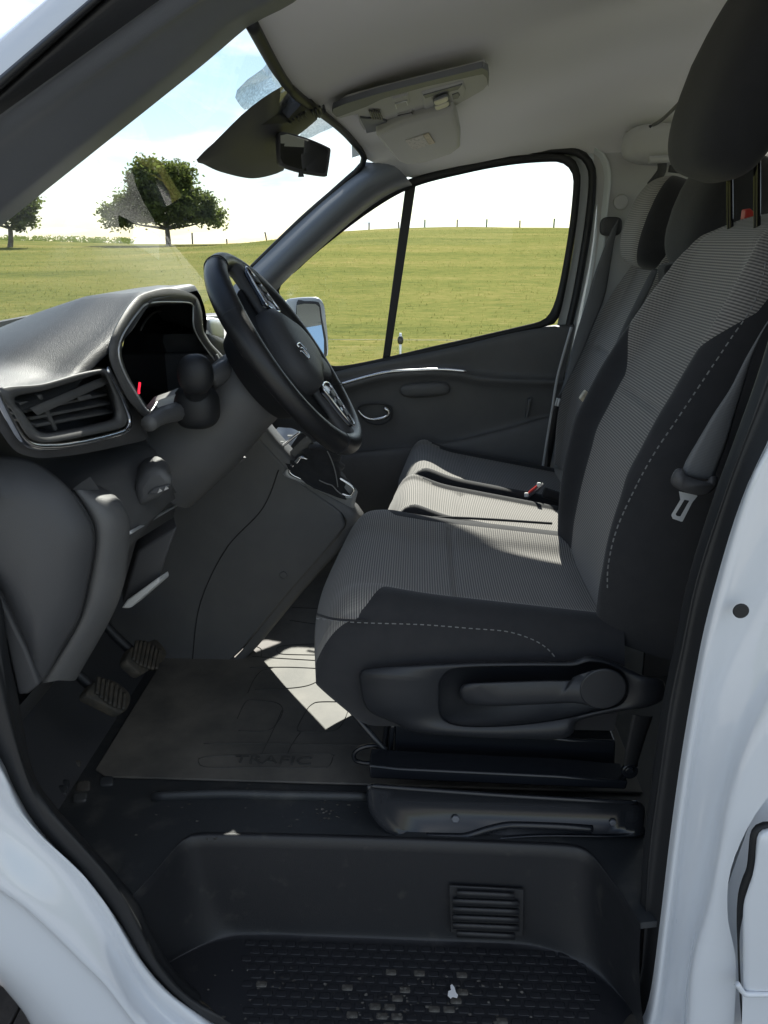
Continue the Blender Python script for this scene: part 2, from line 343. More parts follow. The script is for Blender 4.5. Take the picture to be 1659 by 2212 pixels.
# paving under and around the van
M['paver'] = mat('dark paving brick', (.075, .068, .066), .85, bump=(120, .002), var=(25, (.12, .105, .098), .4, .7))
M['joint'] = mat('bounce paving', (.27, .26, .245), .95, var=(80, (.36, .345, .325), .4, .7))  # ground mostly out of view, made pale to bounce sunlight into the cab
pv = tag(mk('pavement', [(-7, -8, .004 - ZC), (7, -8, .004 - ZC), (7, 4.6, .004 - ZC), (-7, 4.6, .004 - ZC)], [(0, 1, 2, 3)], 'joint'), 'dark brick paving under the van', kind='structure')
pbm = None
for r in range(9):
    for c in range(6):
        x = -1.36 + c * .204 + (.1 if r % 2 else 0); y = .78 + r * .104
        if pbm is None:
            o = box('brick', (0, 0, .022 - ZC), ((.099, 0, 0), (0, .049, 0), (0, 0, .018)), 'paver', pv, .004, 1); pbm = o
        else:
            o = pbm.copy(); COL.objects.link(o)
        o.location = (x, y, random.uniform(-.002, .002)); o.rotation_euler.z = random.uniform(-.01, .01)
# ------------------------------------------------------------------ trees on the ridge
def leaf_mat():
    m = bpy.data.materials.new('leaves'); m.use_nodes = True; nt = m.node_tree; b = nt.nodes['Principled BSDF']
    tc = N(nt, 'ShaderNodeTexCoord'); n = N(nt, 'ShaderNodeTexNoise', i={'Scale': 1.1, 'Detail': 5}); L(nt, tc.outputs['Object'], n.inputs['Vector'])
    r = N(nt, 'ShaderNodeValToRGB'); e = r.color_ramp.elements; e[0].position = .35; e[0].color = (.045, .062, .024, 1); e[1].position = .65; e[1].color = (.14, .17, .055, 1)
    L(nt, n.outputs['Fac'], r.inputs[0]); L(nt, r.outputs[0], b.inputs['Base Color']); b.inputs['Roughness'].default_value = .7; b.inputs['Specular IOR Level'].default_value = .2
    t = N(nt, 'ShaderNodeBsdfTranslucent'); t.inputs[0].default_value = (.16, .20, .05, 1); mxs = N(nt, 'ShaderNodeMixShader', i={0: .45})
    o = nt.nodes['Material Output']; L(nt, b.outputs[0], mxs.inputs[1]); L(nt, t.outputs[0], mxs.inputs[2]); L(nt, mxs.outputs[0], o.inputs[0])
    return m
M['leaf'] = leaf_mat(); M['bark'] = mat('grey bark', (.10, .085, .07), .9, bump=(9, .05), var=(3, (.16, .14, .12), .4, .6))
def tree(base, lobes, trunk_h, trunk_r, n, label, lean=0., leaf=.17):
    """lobes: (dx, dz, rx, rz, dy, ry) ellipsoids of foliage relative to the trunk base, metres"""
    t = empty('field_tree', None, (base[0], base[1], base[2] + ZC)); tag(t, label, 'tree', 'trees on the pasture ridge')
    B = vv(base); off = Vector((0, 0, ZC))
    parts = []
    def limb(a, b, r0, r1, bend):
        m = (a + b) * .5 + bend
        o = tube('limb', [a, a.lerp(m, .5), m, b], lambda s: r0 + (r1 - r0) * s, 'bark', None, 7, res=10); return o
    top = Vector((lean, 0, trunk_h))
    parts.append(limb(Vector((0, 0, -.3)), top, trunk_r, trunk_r * .72, Vector((lean * .2, 0, 0))))
    for (dx, dz, rx, rz, dy, ry) in lobes:
        e = Vector((dx, dy, dz - rz * .1)); parts.append(limb(top - Vector((0, 0, .1)), e, trunk_r * .5, trunk_r * .10, Vector((dx * .1, 0, (dz - trunk_h) * -.12))))
        for k in range(3):
            e2 = e + Vector((random.uniform(-.8, .8) * rx, random.uniform(-.7, .7) * ry, random.uniform(-.3, .8) * rz)); parts.append(limb(top.lerp(e, .55), e2, trunk_r * .18, trunk_r * .05, Vector((0, 0, -.1))))
    tr = join(parts, 'trunk'); tr.parent = t; tr.data.transform(Matrix.Translation((0, 0, -ZC))); tr.data.shade_smooth()
    vol = [l[2] * l[3] * l[5] for l in lobes]; vs = []; fs = []
    rnd = random.Random(len(lobes) * 31 + n)
    clumps = []
    for l, w in zip(lobes, vol):
        for k in range(max(6, int(n * w / sum(vol) / 26))):
            while True:
                p = Vector((rnd.uniform(-1, 1), rnd.uniform(-1, 1), rnd.uniform(-1, 1)))
                if .45 < p.length < 1.04: break
            clumps.append(Vector((l[0] + p.x * l[2], l[4] + p.y * l[5], l[1] + p.z * l[3])))
    for c in clumps:
        cr_ = rnd.uniform(.28, .62)
        for k in range(26):
            p = c + Vector((rnd.gauss(0, cr_ * .6), rnd.gauss(0, cr_ * .6), rnd.gauss(0, cr_ * .42)))
            a = Vector((rnd.uniform(-1, 1), rnd.uniform(-1, 1), rnd.uniform(-.7, .7))).normalized(); b = a.cross(Vector((rnd.uniform(-1, 1), rnd.uniform(-1, 1), rnd.uniform(-1, 1)))).normalized()
            s = leaf * rnd.uniform(.6, 1.3); q = len(vs)
            vs += [p - a * s, p + b * s * .55, p + a * s, p - b * s * .55]; fs.append((q, q + 1, q + 2, q + 3))
    cw = mk('crown', [(v[0], v[1], v[2] - ZC) for v in vs], fs, 'leaf', t, smooth=False)
    return t
def ground_at(u, dist):                     # a point on the pasture in the direction of column u, 'dist' away
    d = ray(u, 505); k = dist / math.hypot(d[0], d[1]); x, y = d[0] * k, d[1] * k
    return Vector((x, y, ground_z(x, y) - ZC - .1))
g = ground_at(362, 70.)
tree(g, [(-.5, 4.9, 2.2, 1.5, 0, 2.0), (.9, 5.2, 1.6, 1.3, .4, 1.7), (-2.2, 3.3, 1.9, 1.3, .5, 1.8), (-3.9, 2.35, 1.6, .75, -.3, 1.5), (2.4, 3.1, 1.7, 1.2, -.4, 1.7), (3.6, 2.3, 1.15, .8, .2, 1.3), (.2, 2.9, 2.2, 1.2, 0, 2.), (-1.2, 6.2, .9, .6, 0, .9)], 1.5, .26, 24000,
     'broad dark green tree with a domed lopsided crown standing whole on the pasture ridge')
g = ground_at(14, 66.)
tree(g, [(-.9, 3.4, 1.9, 1.3, 0, 1.7), (.9, 3.1, 1.6, 1.1, .3, 1.5), (1.5, 2.0, .9, .7, 0, 1.), (-2.2, 2.6, 1.4, .9, 0, 1.4)], 1.5, .22, 11000,
     'smaller tree with a forked pale trunk, cut off by the windshield pillar', lean=.35)
# far woods behind the ridge
vs = []; fs = []; rnd = random.Random(5)
for i in range(420):
    a = rnd.uniform(-.95, -.36); d = rnd.uniform(300, 360); x, y = a * d, d; h = 2.5 + rnd.uniform(.2, 1.3) * (1.0 if a < -.42 else .2); w = rnd.uniform(2, 4)
    for k in range(16):
        q = len(vs); c = Vector((x + rnd.gauss(0, w * .5), y + rnd.gauss(0, 1), -1.5 + rnd.uniform(0, h))); s = .9
        vs += [c + Vector((rnd.uniform(-s, s), 0, rnd.uniform(-s, s))) for _ in range(3)]; fs.append((q, q + 1, q + 2))
tag(mk('distant_woods', vs, fs, 'leaf', smooth=False), 'low line of far woods along the horizon', kind='stuff')
# fences: posts along the skyline, one thin electric-fence post near the van
M['wood'] = mat('weathered post wood', (.17, .15, .125), .9, var=(8, (.24, .22, .19), .4, .6)); M['greenpost'] = mat('green plastic post', (.06, .16, .08), .6)
post_px = [(414, 18, 'wood', .04), (489, 6, 'wood', -.02), (577, 14, 'wood', -.22), (797, 10, 'wood', .03), (862, 9, 'wood', -.1), (917, 13, 'greenpost', .02), (987, 12, 'wood', 0), (1050, 12, 'greenpost', .03), (1122, 10, 'wood', -.02), (1195, 14, 'greenpost', .02)]
labs = ['tall weathered fence post on the skyline just beyond the broad tree', 'stubby fence post tip midway between the broad tree and the leaning post', 'leaning wooden fence post on the skyline near the far windshield pillar', 'short wooden fence post in the small front quarter window', 'tilted fence post against the dark window divider bar', 'slim green fence post next after the window divider bar',
        'wooden fence post between the first two green posts past the divider', 'slim green fence post with wooden posts on both sides', 'wooden fence post between the second green post and the window rear edge post', 'slim green fence post close to the rear edge of the passenger window']
lab = None
for (u, h, m, ln), lb in zip(post_px, labs):
    g = ground_at(u, 74.); hh = h / 1660 * 74 + .25
    o = prism('fence_post', [g + Vector((.07 * math.cos(a * .785), .07 * math.sin(a * .785), -.3)) for a in range(8)], (ln * hh, 0, hh + .3), m, None, .01, 1)
    tag(o, lb, 'fence post', 'posts along the skyline')
p = PY(865, 735, 5.6); zb = -ZC
fp = empty('electric_fence_post', None, (p.x, p.y, 0)); tag(fp, 'thin electric fence post with dark insulator below the passenger window', 'fence post')
tube('stake', [Vector((p.x, p.y, zb - .2)), Vector((p.x, p.y, p.z + .05))], .009, 'steel', fp, 8)
pad('insulator', p, ((.022, 0, 0), (0, .022, 0), (0, 0, .03)), 'gloss', fp, e=(.8, .8), nu=12, nv=8)
for c in fp.children: c.location = -fp.location
tag(tube('fence_wire', [Vector((-6, 5.62, p.z + .01)), Vector((p.x, 5.62, p.z)), Vector((8, 5.62, p.z + .012))], .0011, 'pillar', None, 6, res=30), 'pale electric fence wire strung low across the pasture', 'fence wire')
# ================================================================== THE VAN
VAN = empty('van', None, (.25, 1.68, 0))
tag(VAN, 'white van with dark grey cabin seen through its open driver doorway', 'van')
_o = obj; _e = empty
def obj(name, me, m, parent=None, smooth=True):
    o = _o(name, me, m, parent, smooth)
    if parent is VAN: o.matrix_parent_inverse = Matrix.Translation(-VAN.location)
    return o
def sub(name, label=None):
    o = _e(name, VAN); o.matrix_parent_inverse = Matrix.Translation(-VAN.location)
    if label: o['label'] = label
    return o
def TY(pts, Y, cv=None): return [PY(*(cv(*p) if cv else p), Y) for p in pts]
def TX(pts, X, cv=None): return [PX(*(cv(*p) if cv else p), X) for p in pts]
def TZ(pts, Z, cv=None): return [PZ(*(cv(*p) if cv else p), Z) for p in pts]
# ---- windshield: near edge, far edge, bowed forward between them
ws_top = [PY(540, 38, 1.06), PY(601, 150, 1.32), PY(641, 200, 1.52), PY(703, 247, 1.84), PY(757, 296, 2.12), PY(786, 345, 2.28)]
near_e = [PY(540, 38, 1.06), PY(320, 205, 1.06), PY(0, 462, 1.05), Vector((-.80, 1.03, -.13)), Vector((-1.08, 1.02, -.33))]
far_e = [PY(786, 345, 2.28), PY(735, 398, 2.30), PY(650, 473, 2.31), PY(545, 575, 2.32), Vector((-.78, 2.33, -.27)), Vector((-.98, 2.34, -.42))]
ne = cr(near_e, 20); fe = cr(far_e, 20); top = cr(ws_top, 26); rows = []
for i in range(20):
    s = i / 19; row = []
    for j in range(26):
        t = j / 25; p = ne[i].lerp(fe[i], t); b = 4 * t * (1 - t)
        tp = top[j] - ne[0].lerp(fe[0], t)
        row.append(p + tp * (1 - s) ** 1.5 + Vector((-.10, 0, -.02)) * b * s)
    rows.append(row)
WS = rows
ws = grid('windshield', rows, 'glass', VAN, thick=0)
def on_ws(u, v, off=.004):                  # where the sight line of (u, v) meets the windshield
    d = Vector(ray(u, v)); best = None
    for r in range(19):
        for c in range(25):
            a, b, e, f = WS[r][c], WS[r][c + 1], WS[r + 1][c + 1], WS[r + 1][c]
            for tri in ((a, b, e), (a, e, f)):
                n = (tri[1] - tri[0]).cross(tri[2] - tri[0]); dn = n.dot(d)
                if abs(dn) < 1e-9: continue
                k = n.dot(tri[0]) / dn; p = d * k
                if k > 0 and all(n.dot((tri[(i + 1) % 3] - tri[i]).cross(p - tri[i])) >= -1e-9 for i in range(3)):
                    return p * (1 - off / p.length)
    return PY(u, v, 1.7)
fr = [(1190, 245), (1130, 300), (1060, 350), (1020, 395), (1015, 420), (1065, 478), (1130, 440), (1220, 400), (1262, 365), (1250, 325)]
fo = cr([on_ws(*R1(*p)) for p in fr], 40, closed=True); cen = sum(fo, Vector()) / 40
me_rows = [[cen.lerp(p, s) for p in fo] for s in (.02, .35, .7, 1.)]
g_ = grid('shade_band', me_rows, 'frit', ws, closed=True, cap0=True)
ul = g_.data.uv_layers[0]
for lp in g_.data.loops:
    co = g_.data.vertices[lp.vertex_index].co; ul.data[lp.index].uv = (co.y * 1.0, co.x * .75 - co.z * .75)
fr2 = [(1310, 560), (1340, 520), (1385, 488), (1430, 525), (1445, 545), (1380, 575), (1335, 596), (1295, 588)]
fo = cr([on_ws(*R1(*p)) for p in fr2], 30, closed=True); cen = sum(fo, Vector()) / 30
g_ = grid('shade_band', [[cen.lerp(p, s) for p in fo] for s in (.02, .5, 1.)], 'frit', ws, closed=True, cap0=True); ul = g_.data.uv_layers[0]
for lp in g_.data.loops:
    co = g_.data.vertices[lp.vertex_index].co; ul.data[lp.index].uv = (co.y, co.x * .75 - co.z * .75)
tube('windshield_seal', [p + Vector((0, 0, -.004)) for p in ws_top] + [p + Vector((0, -.004, -.004)) for p in far_e[1:4]], .0085, 'seal', VAN, 8, res=60)
# ---- headliner
def zc_roof(x): return .285 + .15 * smooth(-.25, .75, x)
hl = [[Vector((-.20, .86, .255)), Vector((-.205, .96, .255))] + [p + Vector((.002, 0, .004)) for p in ws_top]]
for x, zf in ((-.02, .165), (.12, .185), (.3, .213), (.5, .228), (.8, .232), (1.2, .23), (1.9, .22)):
    z = zc_roof(x)
    hl.append([Vector((x, .80, z - .03)), Vector((x, .95, z - .012)), Vector((x, 1.25, z - .005)), Vector((x, 1.6, z + .006)), Vector((x, 1.95, z - .005)), Vector((x, 2.16, z - .045)), Vector((x, 2.28, (z + zf) / 2 - .035)), Vector((x, 2.33, zf))])
loft('headliner', hl, 'head', VAN, 44, 40)
# seam where the front header panel meets the headliner, and the two visor recess lines
tube('headliner_seam', TZ([(1483, 206), (1450, 240), (1425, 262), (1405, 273)], .26), .004, 'plastic', VAN, 5)
# ---- overhead console
oc = sub('overhead_console', 'grey overhead console with reading lamps')
def CN(x, y, dz=0.): u, v = ZCn(x, y); zz = .245 + .055 * (x - 120) / 1270; p = PZ(u, v, zz); p.z += dz; return p
plate = [(125, 505), (180, 560), (330, 520), (345, 600), (400, 682), (600, 592), (840, 530), (1105, 468), (1350, 330), (1395, 280), (1392, 180), (1360, 140), (1250, 170), (900, 255), (520, 350), (230, 430)]
pp = [CN(*p, .002) for p in plate]
top_ = [p + Vector((0, .0, .012)) for p in pp]
rings('housing', [top_, [p + Vector((0, 0, .002)) for p in pp], pp], 'headtrim', oc, n=96, linu=True, cap1=True, auto=30)
dk = [(120, 500), (160, 540), (400, 452), (530, 388), (900, 285), (1350, 185), (1380, 215), (1395, 290), (1400, 230), (1390, 160), (1350, 135), (900, 245), (500, 345), (220, 430), (130, 470)]
rings('shadow_gap_strip', [[CN(*p, -.001) for p in dk], [CN(*p, .01) for p in dk]], 'pillar', oc, n=80, linu=True, cap0=True, auto=30)  # dark strip put in for the shade in the gap above the plate
bt = [(612, 390), (740, 352), (752, 425), (640, 460)]
prism('button', [CN(*p, -.002) for p in bt], (0, 0, .01), 'headtrim', oc, .002)
tube('button_edge', [CN(*p, -.004) for p in ((645, 455), (636, 415), (725, 388), (737, 425))], .0013, 'steel', oc, 6, lin=True, res=20)
prism('switch', [CN(*p, -.001) for p in [(650, 520), (775, 488), (785, 530), (690, 552)]], (0, 0, .01), 'headtrim', oc, .002)
tube('switch_edge', [CN(*p, -.003) for p in ((655, 518), (772, 490), (784, 525))], .0013, 'plastic', oc, 6, lin=True, res=16)
prism('lamp_panel', [CN(*p, -.001) for p in [(850, 350), (1190, 260), (1212, 320), (1195, 385), (1000, 478), (870, 485)]], (0, 0, .012), 'headtrim', oc, .003)
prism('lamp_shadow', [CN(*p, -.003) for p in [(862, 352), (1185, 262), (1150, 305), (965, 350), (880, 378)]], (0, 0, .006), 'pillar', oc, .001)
for x, y in ((1010, 362), (1017, 405), (1028, 450)):
    c = CN(x, y, -.009); a = CN(x + 58, y - 22, -.009) - c; b = CN(x + 6, y + 16, -.009) - c
    pad('lamp_lens', c, (a, b, (0, 0, .005)), 'lens', oc, e=(.6, .5), nu=20, nv=10)
    pad('lamp_bezel', c + Vector((0, 0, .002)), (a * 1.14, b * 1.35, (0, 0, .004)), 'pillar', oc, e=(.6, .5), nu=20, nv=10)
prism('knob', [CN(*p, -.003) for p in [(1098, 350), (1150, 332), (1165, 355), (1150, 380), (1105, 388)]], (0, 0, .006), 'pillar', oc, .002)
for k in range(5):
    x = 425 + k * 20; tube('slot', [CN(x, 478 + k * 2, -.002), CN(x + 24, 548 + k * 1, -.002)], .0022, 'plastic', oc, 6)
prism('pocket', [CN(*p, -.003) for p in [(345, 540), (400, 545), (515, 548), (605, 588), (405, 682), (390, 625)]], (0, 0, .006), 'pillar', oc, .001)
# ---- passenger sun visor with airbag sticker
sv = sub('sun_visor', 'grey passenger sun visor carrying a printed sticker')
def VS(x, y, dz=0.): u, v = ZCn(x, y); p = PY(u, v, 1.86 + .30 * (y - 480) / 420); p.z += dz; p = p * (1 - .0); return p
vis = [(470, 690), (700, 590), (1000, 510), (1105, 485), (1140, 560), (1168, 700), (1165, 800), (1100, 850), (900, 915), (740, 942), (650, 905), (560, 800)]
prism('flap', [VS(*p) for p in vis], (0, .012, .03), 'headtrim', sv, .01, 3)
def VS2(x, y): u, v = ZCn(x, y); p = PY(u, v, 1.86 + .30 * (y - 480) / 420); return p * (1 - .006)
prism('sticker', [VS2(*p) for p in [(715, 735), (860, 690), (912, 770), (790, 810), (775, 805)]], (0, .001, .0015), 'labelw', sv, 0)
prism('sticker', [VS2(*p) for p in [(862, 689), (908, 675), (960, 755), (914, 769)]], (0, .001, .0015), 'label', sv, 0)
# ---- rear-view mirror and sensor housing on the windshield
rm = sub('rear_view_mirror', 'dark rear-view mirror below a wedge shaped sensor housing')
ho = [(848, 690), (930, 610), (1060, 482), (1180, 395), (1265, 360), (1330, 412), (1385, 490), (1320, 560), (1285, 585), (1215, 620), (1205, 700), (1235, 728), (1180, 755), (1085, 771), (960, 745), (880, 710)]
back = [on_ws(*R1(*p), .006) for p in ho]
def mid(q, k): return q * k
cfr = sum(back, Vector()) / len(back)
front = [(p * .96).lerp(cfr * .96, .0) for p in back]
r2 = [((p * .945).lerp(cfr * .945, .16)) for p in back]; r3 = [((p * .935).lerp(cfr * .935, .5)) for p in back]
rings('sensor_housing', [back, front, r2, r3], 'plastic_lo', rm, n=64, cap1=True, auto=40)
for k in range(9):
    a = R1(1250 + k * 16 + (18 if k > 4 else 0), 520 - k * 9 + (k - 4) ** 2 * .3); b = R1(1283 + k * 13 + (18 if k > 4 else 0), 560 - k * 9)
    tube('cooling_slot', [on_ws(*a) * .952, on_ws(*b) * .952], .0022, 'seal', rm, 6)
mo = [(1203, 580), (1235, 572), (1330, 598), (1422, 638), (1428, 655), (1414, 752), (1405, 760), (1310, 745), (1218, 715), (1205, 690)]
mp_ = [PY(*R1(*p), 1.575) for p in mo]; mc = sum(mp_, Vector()) / len(mp_); mp_ = [PY(*R1(*q), 1.575 + (p.x - mc.x) * .55) for p, q in zip(mp_, mo)]
rings('mirror_shell', [[mc.lerp(p, .75) + Vector((-.02, .04, 0)) for p in mp_], [p + Vector((-.008, .022, 0)) for p in mp_], mp_, [mc.lerp(p, .93) + Vector((.001, -.003, 0)) for p in mp_]], 'plastic_lo', rm, n=60, cap0=True)
mg = [mc.lerp(p, .90) + Vector((.001, -.0045, 0)) for p in mp_]
gl = mk('mirror_glass', [p + Vector((.0, (p.x - mc.x) * .12 - .004, 0)) for p in mg], [tuple(range(len(mg)))], 'mirror', rm, smooth=False)
tube('dip_lever', [PY(*R1(1298, 735), 1.572), PY(*R1(1300, 752), 1.572), PY(*R1(1301, 764), 1.572)], lambda s: .003 + .003 * s, 'plastic_lo', rm, 8)
tube('mirror_stem', [mc + Vector((-.02, .03, 0)), mc + Vector((-.05, .05, .03)), mc + Vector((-.09, .06, .06))], .012, 'plastic_lo', rm, 8)
# ---- near A pillar of the open doorway (bands running from lower left to upper right)
def line(a, b, Y, n=6, ext=80):
    d = ((b[0] - a[0]), (b[1] - a[1])); l = math.hypot(*d); d = (d[0] / l, d[1] / l)
    return [PY(a[0] - d[0] * 620 + (l + 760) * d[0] * i / (n - 1), a[1] - d[1] * 620 + (l + 760) * d[1] * i / (n - 1), Y) for i in range(n)]
def bowl(pts, w): return pts
e0 = line((0, 163), (190, 0), .80); e0b = line((0, 172), (199, 0), .785); e1 = line((0, 192), (216, 0), .79); e1b = line((0, 201), (226, 0), .815); e1c = line((0, 209), (236, 0), .80)
e2 = line((0, 248), (345, 0), .82); e2b = line((0, 258), (352, 0), .84); e2c = line((0, 270), (378, 0), .845); e3 = line((0, 300), (432, 0), .86)
inn = [(-470, 850), (-290, 700), (-110, 550), (0, 461), (150, 340), (320, 203), (400, 138), (478, 70), (484, 62), (540, 30), (600, 0), (690, -60)]
e4 = TY(inn, .97); e5 = [p + Vector((0, .09, .012)) for p in TY([(u, v - 14) for u, v in inn], .97)]
loft('door_seal', [e0, e0b, e1, e1b, e1c, e2], 'seal', VAN, 30, 22)
e3b = [a.lerp(b, .35) + Vector((0, -.012, .006)) for a, b in zip(cr(e3, 10), cr(e4, 10))]; e3c = [a.lerp(b, .8) + Vector((0, -.006, 0)) for a, b in zip(cr(e3, 10), cr(e4, 10))]
loft('front_pillar_trim', [e2, e2b, e2c, e3, e3b, e3c, e4, e5], 'pillar', VAN, 40, 40)
loft('front_pillar_skin', [[p + Vector((0, .0, 0)) for p in e0], [p + Vector((-.03, .05, .03)) for p in e0], [p + Vector((-.01, .12, .05)) for p in e4]], 'paint', VAN, 20, 12)
# ---- far A pillar trim
fa0 = [PY(*p, 2.30) for p in [(470, 650), (545, 578), (650, 476), (735, 400), (779, 368), (790, 350)]]
fa1 = [PY(*p, 2.22) for p in [(490, 680), (565, 600), (665, 500), (760, 412), (812, 375), (850, 358)]]
fa2 = [PY(*p, 2.24) for p in [(520, 705), (590, 615), (690, 523), (785, 440), (840, 405), (885, 392)]]
fa3 = [PY(*p, 2.31) for p in [(530, 712), (602, 622), (700, 530), (795, 450), (850, 415), (890, 400)]]
loft('front_pillar_trim', [fa0, fa1, fa2, fa3], 'pillar', VAN, 30, 14)
# ---- passenger door
pd = sub('passenger_door', 'closed passenger door with window and dark trim panel')
DY = 2.35
win = [(603, 628), (650, 577), (700, 533), (800, 457), (890, 406), (1000, 376), (1100, 357), (1185, 350), (1215, 353), (1233, 370), (1238, 400), (1228, 500), (1207, 620), (1190, 672), (1170, 692), (1130, 703), (960, 742), (735, 790), (690, 760), (640, 700)]
wo_ = [(575, 635), (630, 570), (680, 522), (785, 440), (880, 388), (1000, 357), (1100, 338), (1190, 332), (1232, 338), (1250, 362), (1254, 400), (1243, 505), (1222, 625), (1205, 690), (1180, 705), (1130, 716), (960, 756), (735, 806), (670, 780), (600, 705)]
rings('window_frame', [TY(wo_, DY - .02), TY(wo_, DY - .035), TY(win, DY - .03), TY(win, DY + .02)], 'seal', pd, n=120, cap1=False)
wp = TY(win, DY + .01); mk('window_glass', wp, [tuple(range(len(wp)))], 'glass', pd, smooth=False)
prism('window_divider', TY([(875, 408), (898, 400), (842, 775), (826, 778)], DY - .02), (0, .03, 0), 'seal', pd, .003)
# painted reveal behind the window: curved body frame
rv0 = [(1225, 335), (1262, 352), (1274, 390), (1262, 500), (1235, 640), (1212, 720), (1200, 800), (1182, 940), (1172, 1010)]
rv1 = [(1190, 328), (1262, 330), (1294, 372), (1288, 450), (1275, 560), (1250, 680), (1230, 780), (1205, 920), (1185, 1010)]
wi2 = [(1190, 338), (1236, 345), (1253, 385), (1243, 505), (1222, 625), (1204, 700), (1192, 800), (1176, 940), (1168, 1010)]
loft('door_frame_edge', [TY(wi2, DY - .01), TY(rv0, DY + .0), TY(rv1, DY - .015)], 'pale', pd, 40, 10)
tube('frame_seal', TY([(1000, 348), (1100, 331), (1195, 324), (1240, 327), (1268, 345), (1280, 385), (1270, 490), (1246, 630), (1222, 740), (1200, 900), (1180, 1010)], DY - .025), .011, 'seal', pd, 8, res=60)
# door panel: relief built from horizontal curves running front (left) to rear (right)
belt = [(560, 838), (735, 797), (960, 750), (1130, 712), (1240, 698)]
def shift(c, dv, du=0): return [(u + du, v + dv) for u, v in c]
P0 = TY(belt, DY + .02); P1 = TY(shift(belt, 3), DY - .035); P2 = TY(shift(belt, 14), DY - .045)
arm = [(560, 862), (735, 832), (830, 808), (960, 801), (1060, 815), (1218, 820)]
P3 = TY(shift(arm, -8), DY - .04); P4 = TY(arm, DY - .058); P5 = TY(shift(arm, 9), DY - .058); P6 = TY(shift(arm, 24), DY - .045)
P7 = TY([(560, 920), (735, 900), (960, 880), (1200, 880)], DY - .04); P8 = TY([(560, 1010), (735, 985), (960, 960), (1080, 930), (1190, 900)], DY - .04); P9 = TY([(560, 1022), (735, 996), (960, 972), (1090, 945), (1188, 915)], DY - .07)
P10 = TY([(560, 1200), (735, 1200), (960, 1200), (1175, 1100)], DY - .08)
loft('door_panel', [P0, P1, P2, P3, P4, P5, P6, P7, P8, P9, P10], 'plastic', pd, 50, 60)
tube('trim_strip', [p + Vector((0, -.006, .002)) for p in TY([(735, 831), (830, 806), (905, 800), (960, 799), (1008, 803)], DY - .088)], .0042, 'chrome', pd, 8, res=40, flat=.6)
hb = [R4(*p) for p in [(190, 548), (215, 537), (270, 535), (312, 545), (318, 575), (305, 600), (262, 615), (215, 600), (195, 575)]]
rings('handle_bezel', [TY(hb, DY - .045), TY(hb, DY - .055), [PY(u * .9 + .1 * R4(255, 572)[0], v * .9 + .1 * R4(255, 572)[1], DY - .052) for u, v in hb], [PY(u * .85 + .15 * R4(255, 572)[0], v * .85 + .15 * R4(255, 572)[1], DY - .02) for u, v in hb]], 'plastic_lo', pd, n=40)
tube('door_handle', TY([R4(*p) for p in [(192, 560), (210, 580), (240, 592), (275, 588), (297, 578), (300, 562), (285, 553)]], DY - .06), lambda s: .0035 + .004 * s, 'chrome', pd, 8, res=30)
pad('speaker_pod', PY(*R4(430, 485), DY - .045), ((.075, 0, .006), (0, .02, 0), (-.006, 0, .022)), 'plastic', pd, e=(.7, .5))
prism('pocket_edge', TY([R4(*p) for p in [(800, 520), (815, 515), (800, 585), (790, 590)]], DY - .06), (0, .02, 0), 'plastic', pd, .003)
# etched mark and label on the glass corner are too small to read; the pale edge strip of the sill
# ---- passenger side mirror outside
sm = sub('side_mirror', 'white passenger side mirror reflecting the sky')
ms = [ZW(*p) for p in [(885, 490), (960, 462), (1110, 455), (1160, 470), (1190, 520), (1205, 640), (1222, 800), (1222, 930), (1180, 930), (1060, 880), (950, 760), (900, 620)]]
rings('mirror_cap', [TY([(u - 10, v + 4) for u, v in ms], 2.66), TY(ms, 2.6), TY(ms, 2.56), [PY(u * .93 + 50.4, v * .93 + 49, 2.553) for u, v in ms]], 'paint', sm, n=60, cap0=True)
mi_ = [ZW(*p) for p in [(978, 510), (1040, 500), (1130, 505), (1158, 530), (1175, 640), (1205, 800), (1208, 930), (1150, 920), (1060, 860), (985, 740)]]
mq = TY([(u, v) for u, v in mi_], 2.545); mcc = sum(mq, Vector()) / len(mq)
rings('mirror_bezel', [[mcc.lerp(p, 1.06) + Vector((0, .004, 0)) for p in mq], [mcc.lerp(p, 1.0) for p in mq]], 'plastic_lo', sm, n=50, cap1=True)
mk('mirror_glass', [p + Vector((0, -.03 + (p.x - mcc.x) * .25 + (p.z - mcc.z) * .22, 0)) for p in [mcc.lerp(q, .97) for q in mq]], [tuple(range(len(mq)))], 'mirror', sm, smooth=False)
# ---- far B pillar, rear wall, rear window
bp0 = [(1192, 328), (1262, 330), (1296, 372), (1290, 450), (1278, 560), (1256, 680), (1236, 780), (1210, 920), (1188, 1010)]
bp1 = [(1200, 315), (1290, 322), (1316, 372), (1310, 450), (1298, 560), (1276, 680), (1256, 780), (1230, 920), (1208, 1010)]
loft('middle_pillar_edge', [TY(bp0, 2.34), TY(bp1, 2.32), TY(shift(bp1, 0, 4), 2.32)], 'pale', VAN, 40, 8)
prism('pillar_backing', TY(shift(wi2, 0, 7), 2.40) + TY(shift(bp1, 0, 40), 2.40)[::-1], (0, .01, 0), 'pale', VAN, 0)
prism('cantrail', TY([(850, 396), (880, 382), (1000, 352), (1100, 334), (1190, 328), (1240, 332), (1330, 330)], 2.385) + [Vector((.62, 2.385, .34)), Vector((-.06, 2.385, .30))], (0, .01, 0), 'headtrim', VAN, 0)
bx0 = [Vector((.47, 2.33, .235)), Vector((.50, 2.33, .0)), Vector((.47, 2.33, -.30)), Vector((.40, 2.33, -.70)), Vector((.40, 2.33, -1.0))]
bx1 = [Vector((.75, 2.34, .235)), Vector((.75, 2.34, .0)), Vector((.75, 2.34, -.30)), Vector((.75, 2.34, -.7)), Vector((.75, 2.34, -1.0))]
